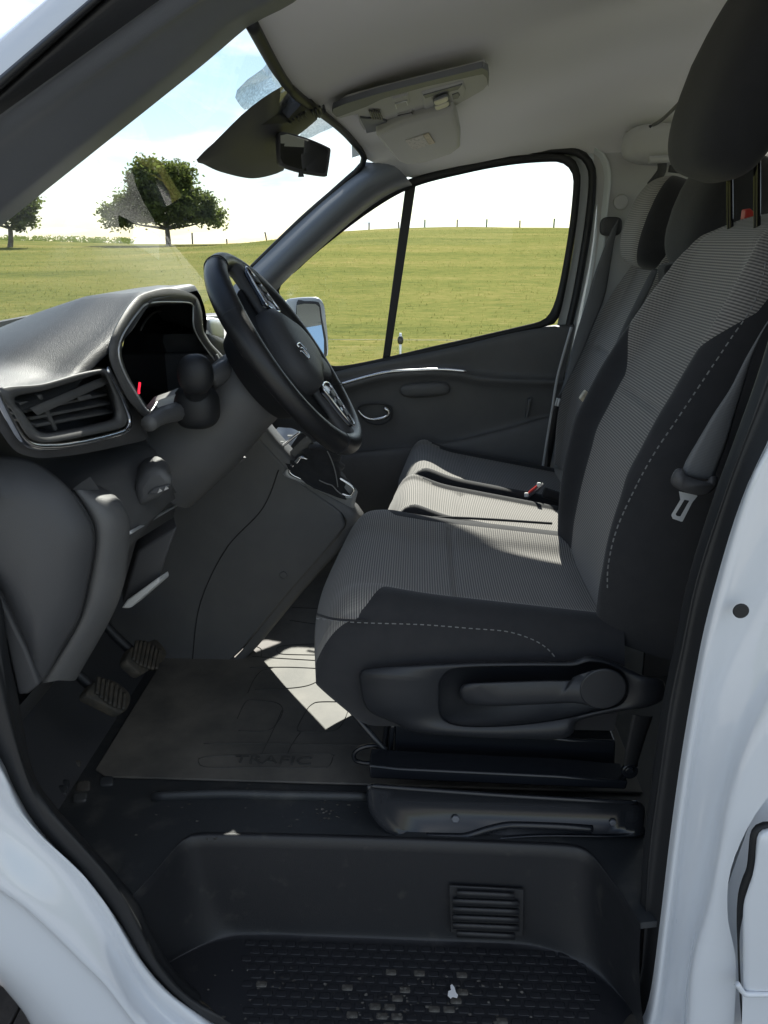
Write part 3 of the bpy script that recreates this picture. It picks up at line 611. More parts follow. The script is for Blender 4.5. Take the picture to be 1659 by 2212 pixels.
bx2 = [Vector((1.10, 2.35, .235)), Vector((1.10, 2.35, .0)), Vector((1.10, 2.35, -.30)), Vector((1.10, 2.35, -.7)), Vector((1.10, 2.35, -1.0))]
loft('middle_pillar_trim', [bx0, bx1, bx2], 'headtrim', VAN, 24, 12)
def quad(name, pts, m, th=(0, .02, 0), parent=None): return prism(name, pts, th, m, parent or VAN, .002, 1)
rw = [PY(1642, 372, 2.36), PY(1750, 372, 2.36), PY(1750, 474, 2.36), PY(1636, 474, 2.36)]
xw = rw[0].x
quad('rear_wall', [Vector((1.10, 2.36, .25)), Vector((xw, 2.36, .25)), Vector((rw[3].x, 2.36, -1)), Vector((1.10, 2.36, -1))], 'headtrim')
quad('rear_wall', [Vector((xw, 2.36, .25)), Vector((2.6, 2.36, .25)), Vector((2.6, 2.36, rw[0].z)), Vector((xw, 2.36, rw[0].z))], 'headtrim')
quad('rear_wall', [Vector((rw[3].x, 2.36, -.34)), Vector((2.6, 2.36, -.34)), Vector((2.6, 2.36, -1)), Vector((rw[3].x, 2.36, -1))], 'plastic_lo')
mk('rear_side_window', [Vector((xw, 2.37, rw[0].z)), Vector((2.6, 2.37, rw[0].z)), Vector((2.6, 2.37, -.34)), Vector((rw[3].x, 2.37, -.34))], [(0, 1, 2, 3)], 'glass', VAN, smooth=False)  # lower part, out of sight, extended to let more sun in
zwb = -.34
quad('load_floor', [Vector((.45, .95, -.955)), Vector((2.6, .95, -.955)), Vector((2.6, 2.36, -.955)), Vector((.45, 2.36, -.955))], 'rearfloor', (0, 0, -.02))
quad('tail_panel', [Vector((2.6, .9, .3)), Vector((2.6, 2.38, .3)), Vector((2.6, 2.38, -1)), Vector((2.6, .9, -1))], 'headtrim', (.02, 0, 0))
quad('near_rear_wall', [Vector((.60, .93, .02)), Vector((.9, .93, .02)), Vector((.9, .93, -.30)), Vector((2.5, .93, -.30)), Vector((2.5, .93, -1)), Vector((.50, .93, -1)), Vector((.52, .93, -.35))], 'headtrim', (0, .02, 0))
quad('near_rear_wall', [Vector((.66, .93, .40)), Vector((2.6, .93, .42)), Vector((2.6, .93, .24)), Vector((.66, .93, .24))], 'headtrim', (0, .02, 0))
mk('added_rear_window', [Vector((.62, .94, .24)), Vector((2.6, .94, .24)), Vector((2.6, .94, -.30)), Vector((.9, .94, -.30)), Vector((.9, .94, .02)), Vector((.62, .94, .02))], [tuple(range(6))], 'glass', VAN, smooth=False)  # unseen window, added so sky light reaches the headliner
disc('belt_height_button', PY(1340, 437, 2.33), (0, -1, 0), .02, .012, 'headtrim', VAN)
pad('rear_grab_pod', PY(1462, 312, 2.24), ((.14, 0, 0), (0, .05, 0), (0, 0, .05)), 'headtrim', VAN, e=(.6, .6))
tube('rear_grab_bar', TY([(1402, 346), (1440, 344), (1510, 343)], 2.15), .009, 'headtrim', VAN, 8)
tube('belt_guide', TY([(1430, 350), (1428, 372), (1405, 402)], 2.2), .012, 'plastic_lo', VAN, 8, flat=.4)
tube('belt_guide', TY([(1445, 364), (1480, 366), (1500, 350)], 2.2), .009, 'plastic_lo', VAN, 8, flat=.5)
# ================================================================== DASHBOARD
db = sub('dashboard', 'dark grey dashboard with instrument hood and side air vent')
def hood(x, y):
    a = max(0., min(1., (y - 1.0) / .24)) ** .9 * (1 - smooth(1.50, 1.62, y)); return max(0., .096 - max(0., -.475 - x) * .36) * a
def dash_z(x, y):
    b = -.172 + .02 * smooth(0, .08, -.47 - x) - .13 * smooth(.15, .60, -.47 - x)
    b -= .05 * smooth(1.62, 1.9, y)
    return b + hood(x, y)
xs = [-.452, -.456, -.465, -.48, -.50, -.52, -.55, -.58, -.62, -.66, -.70, -.75, -.80, -.86, -.92, -1.0, -1.08]; ys = [.84 + 1.5 * i / 70 for i in range(71)]
rows = [[Vector((x + .03 * smooth(1.0, 1.15, y) * (1 - smooth(1.55, 1.65, y)) * (1 if i < 5 else max(0, 1 - (i - 4) / 5)), y, dash_z(x, y) - (.012 if i == 0 else .003 if i == 1 else 0))) for y in ys] for i, x in enumerate(xs)]
grid('top_skin', rows, 'dashtop', db)
# speaker slot in the top, near the pillar
sg = [ZV(*p) for p in [(-60, 200), (100, 192), (300, 190), (480, 200), (420, 225), (200, 258), (0, 272), (-60, 276)]]
pts = [PZ(u, v, -.147) for u, v in sg]; rings('speaker_slot', [[p + Vector((0, 0, .006)) for p in pts], [p + Vector((0, 0, .004)) for p in pts]], 'seal', db, n=40)
# fascia below the top edge
fz = [(-.182, -.448), (-.19, -.438), (-.215, -.452), (-.30, -.470), (-.33, -.468), (-.36, -.445), (-.41, -.425), (-.43, -.424), (-.445, -.445), (-.52, -.52), (-.62, -.56), (-.74, -.66), (-.95, -.80)]
rows = []
for z, x in fz:
    ya = .86 if z > -.33 else 1.0
    rows.append([Vector((x - (.09 * (1 - smooth(1.60, 1.68, y)) if -.325 < z < -.195 else .09 * smooth(1.15, 1.17, y) * (1 - smooth(1.60, 1.68, y)) if z > -.195 else 0), y, z - .045 * smooth(1.6, 1.9, y))) for y in [ya + (2.32 - ya) * i / 40 for i in range(41)]])
cols = [cr([r[i] for r in rows], 48) for i in range(41)]
grid('fascia', [[cols[c][r] for c in range(41)] for r in range(48)], 'plastic', db)
# striped inlay strip beside and below the vent
inl = [ZV(*p) for p in [(1262, 395), (1380, 580), (1500, 840), (1590, 1090), (1600, 1180), (1300, 1240), (900, 1310), (500, 1345), (300, 1320), (150, 1240), (60, 1130), (40, 1180), (150, 1330), (350, 1440), (700, 1460), (1200, 1380), (1620, 1270), (1660, 1200), (1560, 900), (1400, 580), (1300, 410)]]
il_o = [ZV(*p) for p in [(1262, 395), (1400, 640), (1500, 840), (1590, 1090), (1600, 1185), (1300, 1262), (900, 1345), (500, 1390), (300, 1370), (150, 1300), (0, 1100)]]
il_i = [ZV(*p) for p in [(1160, 410), (1290, 640), (1385, 840), (1420, 980), (1380, 1080), (1200, 1165), (900, 1240), (500, 1280), (330, 1245), (215, 1150), (0, 790)]]
loft('inlay', [TX(il_i, -.436), TX(il_o, -.444)], 'dashtrim', db, 60, 4, lin=True)
# air vent
ave = empty('air_vent', db); ave['label'] = 'side air vent with bright rim'
ch = [ZV(*p) for p in [(-60, 640), (0, 770), (100, 965), (210, 1150), (300, 1235), (400, 1268), (520, 1272), (700, 1262), (1000, 1205), (1340, 1110), (1400, 1050), (1412, 990), (1385, 880), (1290, 650), (1165, 420)]]
tube('rim', TX(ch, -.432), .0042, 'chrome', db, 8, res=80)
vo = [ZV(*p) for p in [(-30, 640), (450, 580), (850, 470), (1090, 425), (1165, 440), (1260, 640), (1360, 870), (1385, 985), (1320, 1065), (1000, 1140), (560, 1225), (400, 1215), (280, 1130), (120, 860)]]
vi = [ZV(*p) for p in [(145, 735), (480, 655), (850, 545), (1060, 480), (1120, 500), (1180, 650), (1240, 860), (1245, 930), (1190, 985), (920, 1055), (560, 1120), (440, 1115), (370, 1070), (250, 900)]]
def sh(pts, k, c): return [(c[0] + (u - c[0]) * k, c[1] + (v - c[1]) * k) for u, v in pts]
vc = ZV(700, 800)
rings('bezel', [TX(vo, -.452), TX(vo, -.434), TX(sh(vo, .94, vc), -.430), TX(sh(vi, 1.05, vc), -.436), TX(vi, -.448), TX(sh(vi, .94, vc), -.50)], 'plastic', db, n=72)
for o in list(db.children):
    if o.name.split('.')[0] in ('rim', 'bezel'): o.parent = db
for k in range(4):
    p, q = PX(*ZV(215 + 62 * k, 790 + 78 * k), -.455), PX(*ZV(1135 + 32 * k, 588 + 96 * k), -.455)
    prism('vent_slat', [p, q, q + Vector((-.035, 0, .010)), p + Vector((-.035, 0, .010))], (0, 0, -.004), 'plastic', db, .001, 1)
prism('vent_tab', TX([ZV(*p) for p in [(815, 720), (960, 695), (985, 735), (940, 745), (850, 775)]], -.446), (.004, 0, 0), 'plastic', db, .002)
p, q = PX(*ZV(455, 690), -.4535), PX(*ZV(640, 1085), -.4535)
prism('vent_shutter', [p, q, q + Vector((-.03, .012, 0)), p + Vector((-.03, .012, 0))], (0, -.010, 0), 'plastic', db, .002, 2)
# instrument hood face and cluster
ho_ = [R3(*p) for p in [(622, 168), (740, 146), (840, 176), (872, 240), (880, 330), (910, 385), (965, 445), (985, 495), (900, 580), (800, 645), (700, 690), (645, 715), (560, 640), (500, 530), (470, 430), (490, 335), (560, 215)]]
hi_ = [R3(*p) for p in [(642, 213), (740, 207), (828, 215), (834, 260), (838, 318), (870, 382), (920, 450), (942, 484), (850, 562), (780, 600), (690, 632), (645, 682), (592, 612), (540, 520), (512, 430), (530, 350), (598, 250)]]
hc = R3(700, 440)
rings('instrument_hood', [TX(sh(ho_, 1.02, hc), -.47), TX(sh(ho_, 1.0, hc), -.430), TX(sh(ho_, .985, hc), -.420), TX(sh(hi_, 1.02, hc), -.424), TX(hi_, -.428), TX(sh(hi_, .97, hc), -.45), TX(sh(hi_, .93, hc), -.53)], 'plastic', db, n=110, cap1=False)
tube('hood_rim', TX(hi_, -.424), .0016, 'steel', db, 6, closed=True, res=120)
ip = TX(sh(hi_, .94, hc), -.528); mk('instrument_panel', ip, [tuple(range(len(ip)))], 'gloss', db, smooth=False)
arc = [R3(700 + 120 * math.cos(a) * .9, 420 - 175 * math.sin(a)) for a in [2.6 - i * .2 for i in range(11)]]
tube('gauge_ring', TX(arc, -.520), .002, 'plastic', db, 6, res=40)
arc = [R3(690 + 150 * math.cos(a) * .9, 330 - 110 * math.sin(a)) for a in [2.5 - i * .16 for i in range(13)]]
tube('gauge_ring', TX(arc, -.518), .0025, 'plastic', db, 6, res=40)
tube('gauge_needle', TX([R3(604, 556), R3(600, 590), R3(601, 603)], -.455), .002, 'needle', db, 6)
# ledge pieces beyond the hood, on the passenger side of the dash; the ledges' pale colour stands for sunlight
pad('far_air_vent', PX(*ZW(265, 720), -.47), ((.02, 0, 0), (0, .07, -.01), (0, 0, .026)), 'steel', db, e=(.5, .5))
prism('far_ledge', TX([ZW(*p) for p in [(205, 605), (335, 600), (350, 640), (280, 655), (210, 660)]], -.55), (-.05, 0, -.01), 'headtrim', db, .004)
prism('far_ledge', TX([ZW(*p) for p in [(205, 825), (320, 805), (345, 815), (300, 850), (350, 915), (345, 920)]], -.46), (-.03, 0, 0), 'headtrim', db, .003)
# side kick panel below the dash end, lower dash corner, knee panel
kick = [(-60, 985), (0, 985), (70, 995), (140, 1045), (180, 1100), (199, 1140), (202, 1180), (191, 1250), (172, 1330), (138, 1392), (85, 1478), (55, 1400), (0, 1290), (-60, 1200)]
kc = (70, 1200)
rings('kick_panel', [TY(kick, .99), TY(kick, .935), TY(sh(kick, .96, kc), .926), TY(sh(kick, .55, kc), .905)], 'plastic_lo', db, n=70)
k2 = [(-60, 1180), (0, 1292), (55, 1403), (84, 1480), (60, 1500), (38, 1502), (20, 1420), (0, 1330), (-60, 1250)]
prism('sill_corner_trim', TY(k2, .915), (0, .05, 0), 'plastic_lo', db, .004)
lw0 = [ZL(*p) for p in [(470, 130), (560, 260), (612, 370), (618, 500), (585, 700), (525, 950), (430, 1130), (262, 1385)]]
lw1 = [ZL(*p) for p in [(600, 125), (760, 180), (840, 300), (845, 440), (830, 620), (800, 780), (720, 980), (500, 1365)]]
loft('lower_corner', [[p + Vector((0, .06, 0)) for p in TY(lw0, .95)], TY(lw0, .95), [PY(u * .5 + u2 * .5, v * .5 + v2 * .5, .955) for (u, v), (u2, v2) in zip(lw0, lw1)], TY(lw1, 1.0), [p + Vector((-.05, .06, -.0)) for p in TY(lw1, 1.02)]], 'plastic', db, 40, 20)
tube('panel_gap', [p + Vector((0, -.004, 0)) for p in TY(lw0, .95)], .003, 'seal', db, 6, res=40)
prism('pocket_lip', [PY(*ZL(*p), 1.12) for p in [(790, 905), (830, 850), (1035, 702), (1042, 738), (850, 905)]], (0, .05, -.01), 'headtrim', db, .003)
prism('pocket_back', [PY(*ZL(*p), 1.145) for p in [(800, 880), (900, 530), (1160, 370), (1090, 560), (1040, 720)]], (-.02, .05, 0), 'plastic_lo', db, .004)
tube('fascia_edge', [PY(*ZL(848, 412), 1.02), PY(*ZL(1020, 308), 1.22), PY(*ZL(1205, 198), 1.42)], .0028, 'steel', db, 6)
prism('switch_pod', [PY(*ZL(*p), 1.12) for p in [(880, 110), (950, 0), (1060, -20), (1150, 90), (1040, 190), (900, 260)]], (-.03, .08, 0), 'plastic', db, .012)
prism('switch_bank', [PY(*ZL(*p), 1.115) for p in [(958, 160), (1010, 118), (1110, 95), (1108, 118), (1040, 165)]], (-.01, .04, 0), 'plastic', db, .003)
for k in range(2):
    prism('switch_symbol', [PY(*ZL(x + 42 * k, y - 16 * k), 1.113) for x, y in [(1030, 152), (1043, 122), (1062, 138)]], (-.001, .002, 0), 'labelw', db, 0)
# centre stack with dash-mounted gear lever
cs = sub('centre_console', 'centre stack with gear lever and leather boot')
prof = [(-.33, -.37), (-.30, -.41), (-.22, -.50), (-.135, -.565), (-.125, -.60), (-.17, -.66), (-.27, -.78), (-.38, -.92), (-.46, -1.0)]
cols = [[Vector((x - (.03 if k in (0, 3) else 0), y, z)) for x, z in prof] for k, y in enumerate((1.60, 1.61, 1.66, 1.67))]
loft('stack', cols, 'plastic', cs, 40, 24)
quadp = [Vector((x - .03, 1.60, z)) for x, z in prof] + [Vector((-.75, 1.60, -1.0)), Vector((-.6, 1.60, -.22)), Vector((-.42, 1.60, -.22))]
prism('stack_side', quadp, (0, .02, 0), 'plastic', cs, .006)
def G(x, y, Y=1.63): return PY(*ZG(x, y), Y)
sr = [G(*p, 1.64) for p in [(340, 290), (520, 105), (640, 85), (780, 145), (850, 185), (945, 262), (900, 300), (780, 400), (600, 510), (560, 385), (440, 350)]]
tp0 = [G(*p, 1.62) for p in [(335, 290), (430, 340), (560, 388), (640, 380)]]; tp1 = [G(*p, 1.70) for p in [(400, 235), (500, 290), (600, 300), (700, 260)]]; tp2 = [G(*p, 1.80) for p in [(520, 108), (600, 140), (680, 150), (790, 150)]]; tp3 = [G(*p, 1.83) for p in [(540, 90), (620, 95), (700, 105), (850, 180)]]
loft('selector_deck', [tp0, tp1, tp2, tp3], 'sunlit_grey', cs, 20, 14)
loft('deck_front', [[G(*p, 1.62) for p in [(335, 290), (430, 340), (560, 388), (640, 380), (760, 260), (850, 182)]], [G(*p, 1.62) for p in [(335, 300), (430, 380), (570, 460), (700, 440), (840, 330), (930, 262)]], [G(*p, 1.64) for p in [(330, 330), (420, 450), (560, 530), (700, 470), (850, 370), (945, 290)]]], 'plastic', cs, 26, 10)
tube('deck_trim', [G(*p, 1.615) for p in [(385, 255), (470, 288), (550, 306), (600, 285), (700, 205), (780, 145)]], .003, 'chrome', cs, 6, res=40)
for pts in ([(565, 245), (600, 250), (578, 272)], [(640, 180), (695, 180), (655, 205)]): prism('deck_symbol', [G(*p, 1.614) for p in pts], (0, .002, .001), 'paper', cs, 0)
gt = [G(*p, 1.60) for p in [(580, 600), (790, 690), (1060, 790), (1290, 870), (1360, 850), (1395, 790), (1340, 730), (1175, 620), (900, 470), (780, 400), (700, 470)]]
gi = [G(*p, 1.60) for p in [(680, 585), (800, 670), (1080, 770), (1290, 845), (1320, 825), (1340, 780), (1290, 730), (1165, 655), (950, 520), (800, 450), (760, 490)]]
gd = [p + Vector((-.004, .01, -.02)) for p in gi]
rings('gear_gate', [[p + Vector((-.01, .02, -.05)) for p in gt], [p + Vector((.002, 0, 0)) for p in gt], [a.lerp(b, .3) + Vector((.003, -.004, .004)) for a, b in zip(gt, gi)], gi, gd], 'sunlit_grey', cs, n=70)
tube('gate_rim', [a.lerp(b, .75) + Vector((.003, -.005, .005)) for a, b in zip(gt, gi)], .0028, 'chrome', cs, 6, closed=True, res=90)
rnd = random.Random(3); rws = []
for k in range(14):
    s = k / 13; a = G(820 - 30 * s, 600 - 80 * s, 1.60); ctr = G(990 + 60 * s - 20, 660 - 390 * s, 1.62)
    wx = (.078 - .05 * s ** .8) * (1 + .12 * math.sin(k * 2.1)); wy = (.05 - .022 * s) * (1 + .1 * math.cos(k * 2.6))
    ring = []
    for j in range(28):
        t = 6.28319 * j / 28; w = 1 + .10 * math.sin(3 * t + k * .8) * (1 - s) + .06 * math.sin(7 * t + k)
        ring.append(ctr + Vector((math.cos(t) * wx * w, math.sin(t) * wy * w, -.55 * math.cos(t) * wx * (1 - s))))
    rws.append(ring)
grid('gear_boot', rws, 'fabric', cs, closed=True, cap1=True)
tube('boot_stitch', [G(*p, 1.575) for p in [(1075, 350), (1110, 420), (1150, 530), (1175, 640), (1190, 740)]], .0014, 'thread', cs, 5)
tube('boot_stitch', [G(*p, 1.565) for p in [(985, 665), (1060, 700), (1130, 725), (1180, 780), (1240, 825)]], .0014, 'thread', cs, 5)
prism('drawer_handle', [G(*p, 1.5) for p in [(0, 500), (30, 545), (190, 445), (205, 420), (110, 410)]], (-.02, .04, 0), 'plastic', cs, .004)
tube('panel_joint', [Vector((x, 1.598, z)) for x, z in ((-.30, -.47), (-.34, -.56), (-.43, -.66), (-.50, -.80), (-.53, -.95))], .0011, 'seal', cs, 6, res=30)
disc('screw_cap', Vector((-.30, 1.600, -.72)), (0, -1, 0), .009, .003, 'plastic', cs, 20)
# steering column, stalks
scn = sub('steering_column', 'steering column shroud with round-ended stalk')
WC = Vector((-.228, 1.36, -.188)); TL = .6156
wu = Vector((-math.sin(TL), 0, math.cos(TL))); wn = Vector((math.cos(TL), 0, math.sin(TL))); wy = Vector((0, 1, 0))
def ring_at(d, ry, ru, du=0., n=28): return [WC - wn * d + wu * du + wy * math.cos(6.28319 * j / n) * ry + wu * math.sin(6.28319 * j / n) * ru for j in range(n)]
grid('shroud', [ring_at(.055, .055, .055), ring_at(.06, .075, .07, -.005), ring_at(.12, .082, .075, -.01), ring_at(.2, .085, .085, -.02), ring_at(.32, .09, .09, -.03)], 'plastic', scn, closed=True, cap0=True)
kb = PY(*R3(845, 520), 1.20); kd = PY(*R3(850, 660), 1.24)
pad('stalk_knob', kb, ((.028, 0, 0), (0, .024, 0), (0, 0, .032)), 'seal', scn, e=(.85, .9), nu=20, nv=14)
tube('stalk', [kb, kb.lerp(kd, .5), kd], lambda s: .026 - .006 * math.sin(s * 3.1), 'seal', scn, 14)
pad('stalk_collar', kd, ((.038, 0, 0), (0, .035, 0), (0, 0, .036)), 'seal', scn, e=(.7, .9), nu=24, nv=14)
tube('stalk', [PY(*R3(905, 545), 1.28), PY(*R3(960, 510), 1.30), PY(*R3(985, 495), 1.33)], .018, 'plastic', scn, 10)
tube('stalk', [PY(*R3(640, 735), 1.10), PY(*R3(700, 700), 1.15), PY(*R3(770, 680), 1.22)], lambda s: .012 + .004 * s, 'plastic', scn, 10)
prism('column_bracket', [PY(*R3(*p), 1.22) for p in [(650, 680), (690, 632), (775, 602), (800, 590), (770, 640), (700, 680)]], (-.02, .03, 0), 'headtrim', scn, .006)
# ---- steering wheel (turned about a quarter turn)
sw = sub('steering_wheel', 'black steering wheel turned a quarter turn')
RR = .1886
def WP(a, r, d=0.): return WC + wy * math.cos(a) * r + wu * math.sin(a) * r + wn * d
n1 = 96; rws = []
for i in range(n1 + 1):
    a = 6.28319 * i / n1; c = WP(a, RR); o_ = (wy * math.cos(a) + wu * math.sin(a)); thick = .0175 + .0015 * math.sin(3 * a + .5)
    rws.append([c + o_ * math.cos(6.28319 * j / 20) * thick + wn * math.sin(6.28319 * j / 20) * thick * 1.12 for j in range(20)])
grid('rim', rws, 'plastic_lo', sw, closed=True)
back = [[WP(a, k, d) for a in [6.28319 * j / 40 for j in range(40)]] for d, k in ((.0, .135), (-.02, .125), (-.05, .10), (-.075, .085))]
grid('back_cover', back, 'seal', sw, closed=True, cap0=True)
M['leather'] = mat('black wheel leather', (.012, .0125, .014), .38, bump=(1100, .0006)); [c for c in sw.children if c.name.startswith('rim')][0].data.materials[0] = M['leather']
for a in (1.85, -.62, 2.6, 4.2):
    c = [WP(a, RR + math.cos(t) * .0182, math.sin(t) * .0202) for t in [6.28319 * j / 24 for j in range(24)]]; tube('rim_seam', c, .0011, 'seal', sw, 5, closed=True, res=30)
hub = []
for d, k in ((-.055, .72), (-.045, .92), (-.01, 1.0), (.012, 1.0), (.028, .93), (.036, .7), (.038, .3)):
    hub.append([WP(a, k * (.088 + .012 * math.cos(2 * a) + .01 * math.cos(3 * a + .6)), d) for a in [6.28319 * j / 48 for j in range(48)]])
grid('airbag_cover', hub, 'leather', sw, closed=True, cap0=True, cap1=True) if False else grid('airbag_cover', hub, 'plastic_lo', sw, closed=True, cap0=True, cap1=True)
def spoke(a, w0, w1, m='plastic_lo'):
    t = wy * -math.sin(a) + wu * math.cos(a); rws = []
    for s in (0, .25, .5, .75, 1.):
        r = .06 + (RR - .07) * s; w = w0 + (w1 - w0) * s + .012 * (s - .5) ** 2; c = WP(a, r, .008 - .004 * s)
        rws.append([c + t * math.cos(6.28319 * j / 16) * w + wn * math.sin(6.28319 * j / 16) * .013 for j in range(16)])
    return grid('spoke', rws, m, sw, closed=True)
A1, A2, A3 = 1.30, 4.62, .0
spoke(A1, .045, .028); spoke(A2, .045, .026); spoke(-.35, .04, .03)
for a in (A1, A2):                         # chrome-edged switch pads on the spokes
    t = wy * -math.sin(a) + wu * math.cos(a); o_ = wy * math.cos(a) + wu * math.sin(a)
    out = [(.080, -.030), (.110, -.026), (.150, -.016), (.165, -.006), (.165, .008), (.150, .018), (.110, .026), (.080, .030)]
    pts = [WC + o_ * r + t * w + wn * .022 for r, w in out]
    rings('switch_pad', [[p - wn * .008 for p in pts], pts, [p + wn * .001 for p in sh3(pts, .9)] if False else pts], 'gloss', sw, n=40)
    tube('pad_trim', [p + wn * .001 for p in pts], .0024, 'chrome', sw, 6, closed=True, res=60)
    for k in range(3):
        c = WC + o_ * (.10 + .02 * k) + wn * .024; prism('switch_button', [c + t * .013 + o_ * .007, c - t * .013 + o_ * .007, c - t * .013 - o_ * .007, c + t * .013 - o_ * .007], wn * .003, 'plastic_lo', sw, .0015, 2)
# emblem: open angular lozenge outline
em = [(970, 838), (990, 826), (1012, 850), (1040, 880), (1062, 925), (1072, 965), (1060, 958), (1035, 925), (1005, 895), (985, 868)]
def EM(x, y):                               # on the hub face
    d = Vector(ray(*ZW(x, y))); p0 = WC + wn * .040; k = wn.dot(p0) / wn.dot(d); return d * k
tube('emblem', [EM(*p) for p in [(990, 866), (972, 842), (990, 830), (1022, 862), (1048, 890)]], .0017, 'emblem', sw, 6, lin=True, res=60)
tube('emblem', [EM(*p) for p in [(1003, 866), (1020, 880), (1062, 930), (1068, 960), (1040, 935), (1000, 893)]], .0022, 'emblem', sw, 6, lin=True, res=40)
# ---- pedals
for nm, pts, Y0 in (('clutch_pedal', [(560, 1470), (600, 1400), (660, 1365), (720, 1370), (800, 1415), (850, 1475), (840, 1540), (790, 1590), (700, 1550), (620, 1510)], 1.20), ('brake_pedal', [(820, 1250), (850, 1170), (900, 1140), (960, 1130), (1020, 1110), (1085, 1190), (1060, 1250), (1000, 1290), (920, 1335), (870, 1300)], 1.36)):
    pe = sub(nm); pc = ZL(sum(p[0] for p in pts) / 10, sum(p[1] for p in pts) / 10); q = [ZL(*p) for p in pts]
    C0 = PY(*pc, Y0); nn = Vector((.80, -.12, .58)).normalized()
    def on(u, v, off=0.): d = Vector(ray(u, v)); return d * (nn.dot(C0) / nn.dot(d)) + nn * off
    rings('pad', [[on(*p, -.018) for p in q], [on(*p, 0) for p in q], [on(*p, .002) for p in sh(q, .93, pc)]], 'pedal', pe, n=40)
    a0, a1 = (q[0], q[6])
    ex = on(q[2][0], q[2][1]) - C0; ey = on(q[5][0], q[5][1]) - C0
    for k in range(7):
        s = -.72 + k * .24; w = .78 * math.sqrt(max(.05, 1 - s * s * .8)); du = (q[6][0] - q[1][0]) * .5, (q[6][1] - q[1][1]) * .5; dvv = (q[3][0] - q[8][0]) * .5, (q[3][1] - q[8][1]) * .5
        c = (pc[0] + du[0] * s, pc[1] + du[1] * s); tube('tread_rib', [on(c[0] - dvv[0] * w, c[1] - dvv[1] * w, .004), on(c[0] + dvv[0] * w, c[1] + dvv[1] * w, .004)], .0045, 'pedal', pe, 6)
    tube('arm', [C0 - nn * .015, C0 + Vector((-.10, .01, .10)), C0 + Vector((-.17, .01, .30))], .010, 'seal', pe, 8)
# ================================================================== FLOOR AND STEP
FZ = -.95
prism('cabin_floor', [Vector((-.62, 1.0, FZ)), Vector((.48, 1.0, FZ)), Vector((.48, 2.34, FZ)), Vector((-.62, 2.34, FZ))], (0, 0, -.02), 'floor', VAN, 0)
o = bpy.data.objects['cabin_floor']; bpy.data.objects.remove(o)
st = sub('door_step', 'black moulded door step with louvred grille')
rim_px = [(288, 1938), (335, 1885), (372, 1842), (398, 1818), (430, 1809), (520, 1809), (660, 1812), (800, 1816), (950, 1821), (1100, 1827), (1215, 1832), (1255, 1838), (1282, 1855), (1312, 1892), (1345, 1938), (1376, 1988), (1384, 2001)]
bot_px = [(352, 2085), (392, 2062), (450, 2035), (510, 2022), (560, 2020), (620, 2020), (700, 2024), (810, 2028), (930, 2033), (1040, 2037), (1120, 2040), (1170, 2046), (1225, 2065), (1280, 2098), (1330, 2140), (1372, 2195), (1420, 2290)]
rt = cr(TZ(rim_px, FZ), 70); rb = cr(TZ(bot_px, -1.15), 70); rows = []
for i in range(15):
    th = math.pi / 2 * i / 14; h = 1 - math.cos(th); dz = math.sin(th)
    rows.append([Vector((a.x + (b.x - a.x) * (.35 * i / 14 + .65 * h), a.y + (b.y - a.y) * (.35 * i / 14 + .65 * h), a.z + (b.z - a.z) * dz)) for a, b in zip(rt, rb)])
# rounded lip at the rim and the flat tread out to the sill
lip = [a + Vector((0, .012, .0)) for a in rt]; lip2 = [a + Vector((0, .004, .003)) for a in rt]
edge = [Vector((p.x, .90 - .05 * smooth(-.36, -.26, p.x) * (1 - smooth(.30, .36, p.x)), -1.152)) if i > 0 else p for i, p in enumerate(rb)]
rows = [lip, lip2] + rows + [[Vector((b.x + (e.x - b.x) * s, b.y + (min(e.y, b.y) - b.y) * s, -1.15)) for b, e in zip(rb, edge)] for s in (.06, .5, 1.)]
grid('well', rows, 'step', st)
# floor sheet from the step rim inwards
fl0 = [a + Vector((0, .006, 0)) for a in rt] + [Vector((.6, .93, FZ)), Vector((.6, 2.34, FZ)), Vector((-.84, 2.34, FZ)), Vector((-.84, .87, FZ)), Vector((-.50, .87, FZ))]
prism('cabin_floor', fl0, (0, 0, -.012), 'floor', VAN, 0)
loft('toe_board', [[Vector((-.62, y, FZ - .002)) for y in (.9, 1.5, 2.34)], [Vector((-.72, y, FZ + .06)) for y in (.9, 1.5, 2.34)], [Vector((-.84, y, -.66)) for y in (.9, 1.5, 2.34)], [Vector((-.9, y, -.3)) for y in (.9, 1.5, 2.34)]], 'plastic_lo', VAN, 12, 14)
prism('firewall', [Vector((-1.1, .84, -.2)), Vector((-1.1, 2.36, -.2)), Vector((-1.1, 2.36, -1.1)), Vector((-1.1, .84, -1.1))], (-.02, 0, 0), 'plastic_lo', VAN, 0)
prism('near_footwell_wall', [Vector((-1.1, .90, -.2)), Vector((-.62, .90, -.4)), Vector((-.62, .90, -.7)), Vector((-.60, .90, -.86)), Vector((-.58, .90, -1.15)), Vector((-1.1, .90, -1.15))], (0, .012, 0), 'plastic_lo', VAN, 0)
# ridge between the mat and the step
tube('floor_ridge', TZ([(330, 1722), (480, 1716), (620, 1719), (800, 1722)], FZ + .004), .011, 'floor', VAN, 8, flat=.7, res=20)
